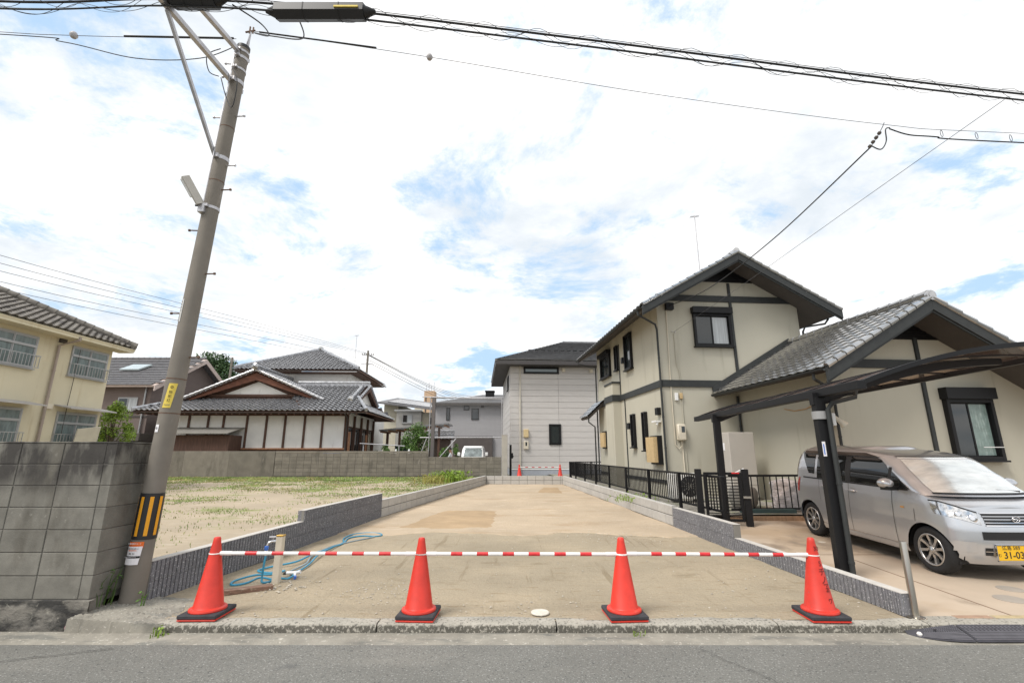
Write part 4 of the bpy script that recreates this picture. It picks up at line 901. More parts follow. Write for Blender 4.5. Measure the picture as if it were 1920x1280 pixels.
# flashing along the wing roof on the main wall
MB().prism([(wE, -.02, wz(wE)+.07), (wc, -.02, WRZ+.07), (wc, -.02, WRZ+.24), (wE, -.02, wz(wE)+.24)], (0, -.05, 0)).build('flashing', trim, house)
o = MB().cbox(wx0-.12, wy+.15, 2.05, wx0-.002, wy+.32, 2.4, .02).build('wall_box', cream, house)
pipe(house, [(wx0-.02, -2.1, 2.62), (wx0-.03, -2.5, 2.54), (wx0-.03, -2.9, 2.55), (wx0-.02, -3.3, 2.64)], .008, mat('orange_cord', (.55, .26, .06), .6), 'cord', False)

# ---------------------------------------------------------------- things beside the beige house
t = thing('water_heater', 'tall beige storage cabinet standing against the beige house wall', 'water heater', (6.2, 13.35, .27)); t.rotation_euler = (0, 0, HR)
MB().cbox(-.36, -.33, .08, .36, .33, 1.78, .012).build('cabinet', cabm, t); MB().box(-.34, -.3, 0, .34, .3, .08).build('plinth', joint, t); MB().box(-.352, -.336, .4, .352, -.331, .404).build('panel_seam', joint, t); MB().box(-.37, -.1, 1.3, -.361, .0, 1.5).build('label', paper, t)
t = thing('air_conditioner', 'white air conditioner outdoor unit with round fan behind the picket fence', 'air conditioner', (4.50, 12.75, .29)); t.rotation_euler = (0, 0, HR)
MB().cbox(-.40, -.15, .06, .40, .15, .70, .02).build('casing', mat('ac_white', (.76, .74, .70), .5), t); MB().lathe([(.25, 0), (.26, .012), (.23, .02), (.0, .02)], 28).xf(Matrix.Translation((.06, -.15, .38)) @ Matrix.Rotation(pi/2, 4, 'X')).build('fan_grille', blkpl, t)
for k in range(12):
    a = 2*pi*k/12; MB().beam((.06, -.175, .38), (.06+.24*cos(a), -.175, .38+.24*sin(a)), .01, .008).build('grille_spoke', joint, t)
for s in (-.3, .3): MB().box(s-.04, -.17, 0, s+.04, .17, .06).build('foot', blkpl, t)
o = leaves(MB(), [], 0, 0, 0)
bag = MB().grid(lambda u, v: (lambda r, a: (r*cos(a)*1.1, r*sin(a)*.7, .02+.66*v))((.28+.03*noise.noise(Vector((cos(2*pi*u)*3, sin(2*pi*u)*3, v*6)))+.03*noise.noise(Vector((cos(2*pi*u)*9, sin(2*pi*u)*9, v*14))))*(1 if v < .9 else 1-(v-.9)*9), 2*pi*u), 48, 24).build('wrapped_bundle', bagm, None, 'all'); bag.location = (6.1, 10.95, .27); tag(bag, 'silvery plastic wrapped bundle behind the fence at the car', 'bundle')
t = thing('concrete_tank', 'round grey concrete pot behind the fence beside the wrapped bundle', 'pot', (5.45, 11.6, .27)); MB().lathe([(.24, 0), (.30, .1), (.32, .34), (.27, .44), (.12, .48), (0, .48)], 24).build('body', joint, t, True); MB().tube([(0, .05, .48), (0, .05, .78)], .015, 8).tube([(-.12, .05, .76), (.1, .05, .86)], .02, 8).build('handle', whitep, t)
t = thing('step_block', 'brown ribbed concrete step at the end of the driveway', 'step', (5.3, 10.28, .1)); MB().cbox(-.85, -.1, -.1, 20, .35, .14, .01).build('block', brownblk, t)
for k in range(40): MB().box(-.84+.093*k, -.108, -.06, -.79+.093*k, -.1005, .12).build('rib', brownblk, t)
o = MB().cbox(-.5, -.1, 0, .6, .12, .11, .006).build('planter_box', teal); o.location = (5.35, 10.45, .245); tag(o, 'dark teal trough on the brown step behind the fence', 'trough')

# fence along the wall
def fence(label, pts, z0, z1, pitch=.115, post_at=(), name='picket_fence', zb=None):
    A, B = Vector(pts[0]+(0,)), Vector(pts[1]+(0,)); d = B-A; L = d.length; t = thing(name, label, 'fence', (A.x, A.y, 0), atan2(d.y, d.x))
    MB().cbox(0, -.025, z1-.045, L, .025, z1, .005).build('rail', blackal, t); MB().cbox(0, -.02, z0+.09, L, .02, z0+.13, .004).build('rail', blackal, t)
    pk = mesh_of(MB().box(-.008, -.01, z0+.13, .008, .01, z1-.045), 'picket_mesh', blackal); n = int(L/pitch)
    for i in range(n): link('picket', pk, t, loc=((i+.5)*L/n, 0, 0))
    ps = mesh_of(MB().cbox(-.03, -.03, z0-.25, .03, .032, z1-.003, .004), 'post_mesh', blackal)
    for q in post_at: link('post', ps, t, loc=(q, .045, 0))
    return t
fence('long black picket fence on the low wall beside the beige house', ((3.93, 9.0), (2.95, 24.6)), .33, 1.08, post_at=(.05, 2.0, 4.0, 6.0, 8.0, 10.0, 12.0, 14.0, 15.5))
fence('short black picket fence across the far end of the side yard', ((2.95, 24.6), (5.0, 24.8)), .33, 1.08, post_at=(.05, 1.1, 2.0))
fence('black picket fence behind the silver car', ((4.62, 10.42), (8.6, 10.75)), .24, 1.05, pitch=.14, post_at=(.35, 1.9, 3.4))
t = thing('garden_gate', 'black metal garden gate with horizontal bars between two posts', 'gate', (3.72, 9.75, .15), radians(-14))
for x in (0, .86): MB().cbox(x-.06, -.06, -.1, x+.06, .06, 1.04, .006).build('gate_post', blackal, t)
for x in (.10, .74): MB().cbox(x, -.02, .06, x+.05, .02, .98, .004).build('stile', blackal, t)
for z in (.06, .93): MB().cbox(.15, -.018, z, .74, .018, z+.05, .004).build('rail', blackal, t)
for k in range(14): MB().box(.15, -.008, .145+.057*k, .74, .008, .160+.057*k).build('bar', blackal, t)
MB().box(.78, -.085, .5, .92, -.061, .54).build('latch', steel, t)
o = MB().box(.62, -.024, .955, .76, -.0185, .98).build('red_label', barr, t)

# ---------------------------------------------------------------- carport
CR = radians(-2.8); cpt = thing('carport', 'black framed carport with curved brown translucent roof over the car', 'carport', (3.96, 6.1, .04), CR)
X0, X1, Y0, Y1 = .07, 2.75, -.78, 4.75
def cz(x): q = x-X0; return 2.25+.39*q-.088*q*q
for (y, wd) in ((0, .10), (3.52, .09)):
    MB().cbox(-.06, y-wd*.55, -.1, .07, y+wd*.55, 2.16, .008).build('post', blackal, cpt)
    m = MB(); n = 14
    for k in range(n):
        xa, xb = -.08+(2.35+.08)*k/n, -.08+(2.35+.08)*(k+1)/n
        f = lambda x: cz(max(x, X0))-.035
        hgt = lambda x: .15-.03*x
        m.prism([(xa, y-.05, f(xa)), (xb, y-.05, f(xb)), (xb, y-.05, f(xb)-hgt(xb)), (xa, y-.05, f(xa)-hgt(xa))], (0, .09, 0))
    m.build('arm', blackal, cpt)
def curved(y0, y1, dz0, dz1, name, m_, xa=X0, xb=X1, n=24, par=cpt):
    mb = MB()
    for k in range(n):
        a, b = xa+(xb-xa)*k/n, xa+(xb-xa)*(k+1)/n
        mb.prism([(a, y0, cz(a)+dz0), (b, y0, cz(b)+dz0), (b, y0, cz(b)+dz1), (a, y0, cz(a)+dz1)], (0, y1-y0, 0))
    return mb.build(name, m_, par)
np_ = 8
for k in range(np_):
    ya = Y0+(Y1-Y0)*k/np_; yb = Y0+(Y1-Y0)*(k+1)/np_
    MB().grid(lambda u, v: (X0+(X1-X0)*u, ya+.016+(yb-ya-.032)*v, cz(X0+(X1-X0)*u)), 24, 1).build('roof_panel', polyc, cpt, 'all')
    if k: curved(ya-.018, ya+.018, -.012, .014, 'rafter', blackal)
for k in range(np_*2):
    y = Y0+(Y1-Y0)*(k+.5)/(np_*2)
curved(Y0-.04, Y0+.016, -.032, .022, 'front_frame', blackal); curved(Y1-.016, Y1+.05, -.05, .03, 'rear_frame', blackal)
MB().cbox(X0-.09, Y0-.05, cz(X0)-.09, X0+.015, Y1+.05, cz(X0)+.012, .006).build('eave_gutter', blackal, cpt)
MB().cbox(X1-.015, Y0-.05, cz(X1)-.06, X1+.05, Y1+.05, cz(X1)+.02, .006).build('high_edge', blackal, cpt)
pipe(cpt, [(.40, -.14, cz(.4)-.14), (.39, -.14, cz(.4)-.22), (.10, -.14, 2.08), (.06, -.095, 2.00), (.06, -.095, -.02)], .030, trim)
o = MB().box(-.055, -.060, 1.42, -.015, -.0565, 1.60).build('maker_sticker', paper, cpt); MB().box(-.045, -.0625, 1.44, -.033, -.0605, 1.57).build('sticker_print', bluem, o)
o = MB().tube([(.0, 0, 1.88), (.0, 0, 1.98)], .088, 16).build('strap', mat('clear_strap', (.30, .30, .30), .3), cpt, True); MB().cbox(.14, -.02, 1.80, .19, .08, 1.96, .008).build('switch_box', whitep, cpt)
o = MB().tube([(.16, .02, 1.95), (.24, .0, 1.86), (.29, -.02, 1.80)], [.012, .03, .05], 12).build('flood_lamp', cream, cpt, True)

# ---------------------------------------------------------------- silver car
car = thing('parked_car', 'silver compact hatchback car parked under the carport facing the road', 'car', (5.96, 7.53, .078)); car.rotation_euler = (0, .028, -pi/2)
def lut(t): 
    def f(z):
        if z <= t[0][0]: return t[0][1]
        for (a, va), (b, vb) in zip(t, t[1:]):
            if z <= b: s = (z-a)/(b-a); s = s*s*(3-2*s)*.35+s*.65; return va+(vb-va)*s
        return t[-1][1]
    return f
class Shell:
    def __init__(s, xf, xr, hw, lf, lr, nf, nr): s.xf, s.xr, s.hw, s.lf, s.lr, s.nf, s.nr = lut(xf), lut(xr), lut(hw), lf, lr, nf, nr
    def at(s, q, z):
        """q 0..1 round the half outline: front centre, corner, side, rear corner, rear centre"""
        xf, xr, hw = s.xf(z), s.xr(z), s.hw(z)
        if q < .4: p = q/.4*pi/2; return (xf-s.lf+s.lf*max(cos(p), 0)**(2/s.nf), hw*max(sin(p), 0)**(2/s.nf))
        if q < .75: k = (q-.4)/.35; return (xf-s.lf+(xr+s.lr-xf+s.lf)*k, hw)
        p = (1-q)/.25*pi/2; return (xr+s.lr-s.lr*max(cos(p), 0)**(2/s.nr), hw*max(sin(p), 0)**(2/s.nr))
    def y(s, x, z):
        xf, xr, hw = s.xf(z), s.xr(z), s.hw(z)
        if x > xf-s.lf: k = min(1, (x-xf+s.lf)/s.lf); return hw*(1-k**s.nf)**(1/s.nf)
        if x < xr+s.lr: k = min(1, (xr+s.lr-x)/s.lr); return hw*(1-k**s.nr)**(1/s.nr)
        return hw
    def x(s, y, z):
        k = min(.999, abs(y)/s.hw(z)); return s.xf(z)-s.lf+s.lf*(1-k**s.nf)**(1/s.nf)
low = Shell([(.15, 1.55), (.3, 1.625), (.45, 1.65), (.58, 1.645), (.7, 1.61), (.8, 1.555), (.98, 1.50)], [(.15, -1.56), (.3, -1.635), (.5, -1.655), (.75, -1.645), (.98, -1.615)], [(.15, .665), (.25, .708), (.42, .722), (.60, .728), (.80, .722), (.98, .700)], .56, .40, 3.7, 4.5)
top = Shell([(.93, 1.38), (1.1, 1.15), (1.25, .95), (1.37, .79), (1.44, .46), (1.485, .02)], [(.93, -1.62), (1.1, -1.612), (1.25, -1.585), (1.38, -1.535), (1.45, -1.46), (1.485, -1.36)], [(.93, .702), (1.1, .684), (1.25, .652), (1.38, .610), (1.45, .575), (1.485, .52)], .34, .26, 2.6, 4.0)
def zbelt(x): return .965 if x < 1.12 else .965-(x-1.12)*.34
WX = (1.18, -1.18); AR = .318
def zbot(x, y):
    b = .19
    if abs(y) > .5:
        for c in WX:
            if abs(x-c) < AR: b = max(b, .19+(.085+AR)*sqrt(1-((x-c)/AR)**2)**.8)
    return b
QS = [i/700 for i in range(701)]
body = MB(); NV = 16
def col(q):
    xr_, yr_ = low.at(q, .6); zt = zbelt(low.at(q, .8)[0]); zb = zbot(xr_, yr_)
    for _ in range(8): xr_, yr_ = low.at(q, zb); zb = .5*zb+.5*zbot(xr_, yr_)
    zb = min(zb, .60); return [(lambda p, z: (p[0], p[1], z))(low.at(q, zb+(zt-zb)*k/NV), zb+(zt-zb)*k/NV) for k in range(NV+1)]
cols = [col(q) for q in QS]
for s in (1, -1):
    b = len(body.v)
    for c in cols: body.v += [(x, s*y, z) for x, y, z in c]
    for i in range(len(cols)-1):
        for k in range(NV): a = b+i*(NV+1)+k; body.f.append((a, a+1, a+NV+2, a+NV+1))
hd = MB(); nh = 0     # bonnet
for c in cols:
    x, y, z = c[-1]
    if x < .85: break
    for k in range(13): t_ = -1+2*k/12; hd.v.append((x-.0*abs(t_), y*t_, z+.035*(1-t_*t_)*min(1, y/.35)))
    nh += 1
for i in range(nh-1):
    for k in range(12): a = i*13+k; hd.f.append((a, a+1, a+14, a+13))
body.build('body', carp, car, 'all'); hd.build('bonnet', carp, car, 'all')
gh = MB(); NT = 14; tcs = [[(lambda p, z: (p[0], p[1], z))(top.at(q, .93+.555*k/NT), .93+.555*k/NT) for k in range(NT+1)] for q in [i/120 for i in range(121)]]
for s in (1, -1):
    b = len(gh.v)
    for c in tcs: gh.v += [(x, s*y, z) for x, y, z in c]
    for i in range(len(tcs)-1):
        for k in range(NT): a = b+i*(NT+1)+k; gh.f.append((a, a+1, a+NT+2, a+NT+1))
b = len(gh.v)
for c in tcs:
    x, y, z = c[-1]
    for k in range(13): t_ = -1+2*k/12; gh.v.append((x, y*t_, z+.045*(1-t_**4)*min(1, y/.4)))
for i in range(len(tcs)-1):
    for k in range(12): a = b+i*13+k; gh.f.append((a, a+1, a+14, a+13))
gh.build('cabin', carp, car, 'all')
MB().box(-1.5, -.6, .17, 1.45, .6, .5).build('floor_pan', carbk, car)
def side(sh, xa, xb, z0, z1, name, m, off=.004, s=-1, nu=10, nv=6, par=car):
    """panel lying on a body side; xa, xb are functions of height"""
    fa = xa if callable(xa) else (lambda z: xa); fb = xb if callable(xb) else (lambda z: xb)
    return MB().grid(lambda u, v: (lambda z: (lambda x: (x, s*(sh.y(x, z)+off), z))(fa(z)+(fb(z)-fa(z))*u))(z0+(z1-z0)*v), nu, nv).build(name, m, par, 'all')
def front(sh, y0, y1, z0, z1, name, m, off=.004, nu=16, nv=4, par=car):
    f0 = z0 if callable(z0) else (lambda y: z0); f1 = z1 if callable(z1) else (lambda y: z1)
    return MB().grid(lambda u, v: (lambda y: (lambda z: (sh.x(y, z)+off, y, z))(f0(y)+(f1(y)-f0(y))*v))(y0+(y1-y0)*u), nu, nv).build(name, m, par, 'all')
ap = lambda z: top.xf(z)-.27-(z-.93)*.02
for s in (-1, 1):
    d1 = side(low, -.145, .70, .30, .955, 'front_door', carp, .0015, s, 14, 12); 
    side(top, -.10, lambda z: min(.66, ap(z)-.04), .985, 1.42, 'side_window', carglass, .005, s)
    side(top, .70, lambda z: max(.702, ap(z)-.03), .985, 1.20, 'quarter_window', carglass, .005, s)
    side(top, .655, .705, .975, 1.25, 'mirror_pillar', carbk, .006, s)
    side(top, -.215, -.105, .975, 1.43, 'centre_pillar', carbk, .0045, s)
    side(top, -.92, -.22, .985, 1.42, 'side_window', carglass, .005, s)
    side(top, lambda z: -1.10-.28*(z-.985)/.43, lambda z: -.99+.0*z, 1.05, 1.41, 'rear_quarter_glass', carglass, .005, s)
    side(top, -1.30, lambda z: min(.60, ap(z)-.02), 1.372, 1.432, 'rain_visor', mat('smoked_visor', (.025, .022, .02), .15, var=None), .012, s)
    side(top, -1.3, .98, .962, .984, 'belt_moulding', carbk, .006, s)
    side(low, -.15, -.143, .25, .96, 'door_seam', carbk, .003, s, 1, 12); side(low, .70, .706, .27, .96, 'door_seam', carbk, .003, s, 1, 12)
    side(low, lambda z: -.80-.12*(z-.3)-.0, lambda z: -.795-.12*(z-.3), .62, .96, 'door_seam', carbk, .003, s, 1, 8)
    side(low, -.85, .86, .268, .276, 'sill_moulding', chrome, .004, s, 20, 1); side(low, -.85, .86, .19, .262, 'side_sill', carp, .010, s, 20, 2)
    side(low, 1.05, 1.056, .60, .75, 'bumper_seam', carbk, .003, s, 1, 4)
    for xc in (-.05, -.70):
        h = MB().tube([(xc-.075, s*(low.y(xc, .86)+.020), .862), (xc, s*(low.y(xc, .86)+.03), .864), (xc+.075, s*(low.y(xc, .86)+.018), .858)], [.010, .014, .010], 8).build('door_handle', carp, car, 'all')
        MB().lathe([(0, 0), (.045, .002), (.05, .006)], 16).xf(Matrix.Translation((xc, s*(low.y(xc, .86)+.001), .86)) @ Matrix.Rotation(-s*pi/2, 4, 'X')).build('handle_cup', carbk if False else carp, h)
    o = MB().lathe([(0, -.075), (.05, -.06), (.078, -.01), (.08, .03), (.074, .04), (0, .04)], 18).xf(Matrix.Translation((.80, s*.84, 1.045)) @ Matrix.Scale(1.3, 4, (0, 1, 0)) @ Matrix.Scale(.85, 4, (0, 0, 1)) @ Matrix.Rotation(-pi/2, 4, 'Y')).build('door_mirror', carp, car, 'all')
    MB().prism([(.83, s*.70, .955), (.76, s*.70, .955), (.76, s*.90, .955), (.86, s*.87, .955)], (0, 0, .05)).build('mirror_stalk', carbk, o)
    side(low, .84, .90, .735, .757, 'side_repeater', mat('amber_lens', (.55, .30, .10), .2, var=None), .006, s, 2, 2)
    # head lamp wrapped round the corner
    z1 = lambda y: min(.775+.125*max(0, (abs(y)-.38)/.33)**1.1, .885); z0 = lambda y: .625+.11*max(0, (abs(y)-.36)/.36)
    ql = MB().grid(lambda u, v: (lambda q: (lambda p, z: (p[0]+.004, s*(p[1]+.004), z))(low.at(q, z0(low.at(q, .72)[1])+(z1(low.at(q, .72)[1])-z0(low.at(q, .72)[1]))*v), z0(low.at(q, .72)[1])+(z1(low.at(q, .72)[1])-z0(low.at(q, .72)[1]))*v))(.085+.235*u), 30, 8).build('head_lamp', lampg, car, 'all')
    for (yy, zz_, r) in ((.47, .705, .048), (.575, .74, .04)):
        xx = low.x(yy, zz_)+.004; MB().lathe([(r, 0), (r*.95, .006), (r*.6, .010), (0, .012)], 18).xf(Matrix.Translation((xx, s*yy, zz_)) @ Matrix.Rotation(pi/2, 4, 'Y') @ Matrix.Rotation(-s*.5, 4, 'X')).build('lamp_reflector', chrome, ql, 'all')
    MB().grid(lambda u, v: (lambda q: (lambda p, z: (p[0]+.0065, s*(p[1]+.0065), z))(low.at(q, z1(low.at(q, .72)[1])-.012+.016*v), z1(low.at(q, .72)[1])-.012+.016*v))(.08+.245*u), 30, 1).build('lamp_rim', carbk, ql)
    MB().grid(lambda u, v: (lambda q: (lambda p, z: (p[0]-.004, s*(p[1]+.005), z))(low.at(q, .72+.245*v), .72+.245*v))(.775+.075*u), 8, 6).build('tail_lamp', red_l, car, 'all')
    MB().grid(lambda u, v: (lambda q: (lambda p, z: (p[0]-.004, s*(p[1]+.005), z))(top.at(q, .96+.40*v), .96+.40*v))(.80+.07*u), 8, 6).build('tail_lamp', red_l, car, 'all')
def glassband(z0, z1, qa, qb, name, m, off):
    return MB().grid(lambda u, v: (lambda t_: (lambda p, z: (p[0]+off, (1 if t_ > 0 else -1)*p[1], z+off*.6))(top.at(abs(t_), z0+(z1-z0)*v), z0+(z1-z0)*v))(qa+(qb-qa)*u), 40, 10).build(name, m, car, 'all')
glassband(.965, 1.385, -.235, .235, 'windscreen', screen_m, .006)
glassband(.955, .968, -.245, .245, 'windscreen_seal', carbk, .008); glassband(1.384, 1.393, -.235, .235, 'windscreen_seal', carbk, .008)
MB().grid(lambda u, v: (1.33-.10*v-.16*abs(2*u-1)**2.2, (-.60+1.20*u), .955+.025*v), 20, 2).build('cowl', carbk, car)
for (a, b) in (((1.28, -.02, .99), (1.16, -.56, 1.01)), ((1.27, .48, .985), (1.27, -.10, .995))):
    MB().tube([a, ((a[0]+b[0])/2+.01, (a[1]+b[1])/2, (a[2]+b[2])/2+.012), b], .009, 6).build('wiper', carbk, car)
front(low, -.36, .36, .635, .765, 'grille', carbk, .003, 24)
for zc, hh in ((.768, .012), (.732, .007), (.700, .007), (.665, .007), (.634, .012)): front(low, -.365, .365, zc-hh/2, zc+hh/2, 'grille_bar', chrome, .010, 24, 2)
ex = low.xf(.70)+.016
em = MB().tube([(ex+.004*0, .045*cos(a), .703+.032*sin(a)) for a in [2*pi*i/24 for i in range(24)]], .006, 6, True)
em.prism([(ex-.004, -.042, .712), (ex-.004, .028, .716), (ex-.004, .040, .705), (ex-.004, -.034, .702)], (.008, 0, 0)); em.prism([(ex-.004, -.008, .682), (ex-.004, .002, .682), (ex-.004, .036, .704), (ex-.004, .022, .704)], (.008, 0, 0))
em.build('emblem', chrome, car, 'all')
o = front(low, -.43, .43, .475, .565, 'lower_intake', carbk, .004, 24); front(low, -.42, .42, .518, .523, 'intake_slat', blkpl, .007, 20, 1)
front(low, -.42, -.34, .30, .385, 'bracket_recess', carbk, .004, 4); front(low, -.42, -.33, .342, .348, 'recess_bar', chrome, .007, 4, 1)
front(low, -.66, -.50, lambda y: .33, lambda y: .45, 'bumper_panel', carp, .006, 8, 4)
px_ = low.xf(.36)+.018; pc = -.155
pt_ = MB().cbox(px_-.012, pc-.165, .255, px_, pc+.165, .420, .004).build('number_plate', plate_y, car)
fr_ = MB()
for (a, b) in (((pc-.172, .248), (pc+.172, .256)), ((pc-.172, .419), (pc+.172, .427)), ((pc-.172, .248), (pc-.164, .427)), ((pc+.164, .248), (pc+.172, .427))): fr_.box(px_-.012, a[0], a[1], px_+.003, b[0], b[1])
fr_.build('plate_frame', chrome, car)
PM = lambda y, z: frameM((px_+.0015, pc+y, z), (0, 1, 0), (0, 0, 1))
text('plate_lettering', '広島 585', .055, ink, pt_, PM(.0, .392)); text('plate_lettering', 'む', .040, ink, pt_, PM(-.142, .312)); text('plate_lettering', '31-03', .105, ink, pt_, PM(.022, .312), .0012)
for z in (.405,):
    for y in (-.10, .10): MB().lathe([(.008, 0), (.006, .004)], 8).xf(Matrix.Translation((px_, pc+y, z)) @ Matrix.Rotation(pi/2, 4, 'Y')).build('plate_bolt', steel, pt_)
# wheels
def wheel(xc, s):
    w_ = MB().lathe([(.17, -.075), (.235, -.082), (.268, -.070), (.278, -.04), (.278, .04), (.268, .070), (.235, .082), (.185, .078), (.18, .03), (.17, -.06)], 48, cap=False).xf(Matrix.Translation((xc, s*.615, .278)) @ Matrix.Rotation(-s*pi/2, 4, 'X')).build('tyre', tyre, car, 'all')
    T = Matrix.Translation((xc, s*.615, .278)) @ Matrix.Rotation(-s*pi/2, 4, 'X')
    r_ = MB().lathe([(.186, .076), (.182, .082), (.172, .080), (.166, .05), (.160, -.02), (.150, -.04), (0, -.04)], 40, cap=False).xf(T).build('wheel_dish', mat('dish_dark', (.05, .05, .05), .5, .5, var=None), w_, 'all')
    MB().lathe([(.190, .070), (.188, .083), (.176, .084), (.168, .070)], 40, cap=False).xf(T).build('rim', rim, w_, 'all')
    for k in range(8):
        a = 2*pi*k/8+.2; c, n_ = cos(a), sin(a)
        mb = MB(); q = []
        for (r, hw2, z) in ((.030, .020, .066), (.10, .014, .062), (.178, .019, .074)):
            q += [(r*c-n_*hw2, r*n_+c*hw2, z), (r*c+n_*hw2, r*n_-c*hw2, z), (r*c+n_*hw2, r*n_-c*hw2, z-.03), (r*c-n_*hw2, r*n_+c*hw2, z-.03)]
        mb.add(q, [(0, 1, 5, 4), (4, 5, 9, 8), (0, 4, 7, 3), (4, 8, 11, 7), (1, 2, 6, 5), (5, 6, 10, 9), (3, 2, 1, 0), (8, 9, 10, 11), (3, 7, 6, 2), (7, 11, 10, 6)]).xf(T).build('spoke', rim, w_)
    MB().lathe([(.04, .05), (.038, .070), (.03, .074), (0, .074)], 20).xf(T).build('hub_cap', rim, w_, 'all')
    for k in range(4):
        a = 2*pi*k/4+.4; MB().lathe([(.008, .06), (.008, .072)], 6, (.052*cos(a), .052*sin(a), 0)).xf(T).build('wheel_nut', carbk, w_)
    MB().tube([(xc, s*.40, .275), (xc, s*.685, .275)], .30, 32).build('wheel_well', carbk, car) if False else None
for xc in WX:
    for s in (-1, 1):
        wheel(xc, s)
        MB().grid(lambda u, v: (lambda x: (x, s*(.42+(max(low.y(x, .32)-.03, .43)-.42)*v), .275+(AR+.004)*sin(pi*u)))(xc+(AR+.004)*cos(pi*u)), 24, 2).build('wheel_well', carbk, car)
        MB().grid(lambda u, v: (xc+AR*cos(pi*u)*v, s*.42, .275+AR*sin(pi*u)*v), 24, 2).build('wheel_well', carbk, car)

# ---------------------------------------------------------------- grey sided house at the far end
gh_ = thing('grey_house', 'pale grey sided two-storey house with slate hip roof at the lot end', 'house', (-.1, 29, .2), radians(4))
MB().box(0, .02, 0, 13, 8.5, 6.85).build('wall', mat('siding_backing', (.42, .40, .385), .9), gh_); MB().box(-.015, .0, 0, 13.01, 8.5, .35).build('foundation', mat('foundation', (.34, .36, .40), .9), gh_); MB().box(-.01, -.02, .33, 9, .0, .40).build('base_flashing', whitep, gh_)
sd = mesh_of(MB().cbox(0, -.012, .008, 2.985, .018, .352, .005), 'siding_mesh', siding)
for j in range(18):
    for k in range(3):
        if .41+j*.36 > 6.6: continue
        link('siding_board', sd, gh_, loc=(.0+k*3.0-(0 if True else 0), 0, .41+j*.36))
sdl = mesh_of(MB().cbox(-.012, 0, .008, .012, 4.2, .352, .005), 'siding_side_mesh', siding)
for j in range(18):
    if .41+j*.36 > 6.6: continue
    for k in range(2): link('siding_board', sdl, gh_, loc=(-.012, .03+4.21*k, .41+j*.36))
GP = lambda u, d, z: (u, -.014-d, z)
win(gh_, GP, .82, 3.05, 6.12, 6.55, panes=1, fw=.10, g1=mat('sky_glass', (.22, .27, .30), .08, var=None), sill=False); win(gh_, GP, 2.36, 3.10, 1.78, 3.02, panes=1, fw=.10, sill=False)
for (u, z) in ((3.35, 6.38), (5.1, 6.35)): MB().cbox(u-.1, -.15, z-.11, u+.1, -.013, z+.11, .015).build('vent_hood', cream, gh_)
MB().cbox(.80, -.16, 2.22, 1.10, -.013, 2.70, .02).build('breaker_box', mat('box_yellow', (.62, .48, .26), .5), gh_); o = MB().cbox(.80, -.14, 1.52, 1.10, -.013, 2.0, .02).build('electric_meter', cream, gh_); MB().box(.90, -.145, 1.72, 1.0, -.1405, 1.94).build('meter_glass', glassd, o)
pipe(gh_, [(.60, -.06, 6.6), (.60, -.06, .1)], .045, mat('pipe_cream', (.56, .52, .44), .5))
e0 = (-.95, -.85); e1 = (13.9, 9.3); ez = 6.80; rz_ = 9.15; ry = (e0[1]+e1[1])/2; hx = ry-e0[1]
A_, B_, C_, D_ = (e0[0], e0[1], ez), (e1[0], e0[1], ez), (e1[0], e1[1], ez), (e0[0], e1[1], ez); R1, R2 = (e0[0]+hx, ry, rz_), (e1[0]-hx, ry, rz_)
MB().box(e0[0], e0[1], ez-.23, e1[0], e1[1], ez-.02).build('eave_box', mat('eave_dark', (.055, .05, .05), .6), gh_)
for poly in ([A_, B_, R2, R1], [D_, A_, R1]):
    dk = slab(MB(), poly, .05).build('roof_deck', slate2, gh_); mb = MB(); tiles(poly, .6, .32, 0, .075, True, mb, .5); mb.build('roof_slates', slate2, dk, kind='stuff')
sg = MB()
for k in range(17): sg.box(1.2+.42*k, .62, ez+.93, 1.45+.42*k, .66, ez+1.02)
sg.build('snow_guards', blackal, gh_); ridge(MB(), R1, R2, .09, .4, .03).build('ridge', slate2, gh_, True); ridge(MB(), A_, R1, .06, .4, .02).build('hip_ridge', slate2, gh_, True)
GL = lambda u, d, z: (-.014-d, u, z)
win(gh_, GL, 1.2, 2.2, 5.3, 6.2, panes=1, fw=.08)
t = thing('gate_post', 'slim black gate post beside the grey house corner', 'gate post', (-.08, 27, .2)); MB().cbox(-.06, -.05, 0, .06, .05, 1.75, .006).build('post', blackal, t); MB().box(.06, -.03, 1.0, .14, .0, 1.3).build('latch', blackal, t); MB().box(.06, -.06, 1.08, .18, -.03, 1.14).build('handle', blackal, t)

# ---------------------------------------------------------------- traditional tiled house
tr = thing('tiled_house', 'traditional house with white plaster walls and silver-grey tiled gables', 'house', (-9, 28, 0), radians(2))
MB().box(-12.2, 1.02, .2, -1.1, 11, 3.95).build('wall', plaster, tr); MB().box(-12.22, 1.0, .2, -1.08, 1.3, 1.70).build('base_wall', wooddk, tr)
TPf = lambda u, d, z: (u, 1.02-d, z)
for x in (-11.6, -10.43, -9.29, -8.38, -6.99, -5.83, -4.72, -3.55, -2.48, -1.1): bx(TPf, (x-.06, 0, 1.7), (x+.06, .07, 3.85)).build('timber_post', wooddk, tr)
bx(TPf, (-12.2, 0, 1.70), (-1.05, .09, 1.79)).build('timber_sill', woodlt, tr); bx(TPf, (-12.2, 0, 3.70), (-1.05, .08, 3.85)).build('timber_beam', wooddk, tr)
for x in [-12.8+.45*k for k in range(29)]: MB().beam((x, -.05, 3.72), (x, 1.0, 4.05), .07, .09).build('rafter_end', wooddk, tr)
MB().prism([(-10.9, -.75, 2.55), (-7.1, -.75, 2.55), (-7.1, 1.0, 2.95), (-10.9, 1.0, 2.95)], (0, 0, .05)).build('lean_to_roof', mat('tin_sheet', (.24, .225, .20), .6, .3), tr); MB().box(-10.7, -.4, .3, -7.15, .95, 2.5).build('lean_to_wall', wooddk, tr)
tl = dict(tw=.31, tl=.28, amp=.075, lift=.06)
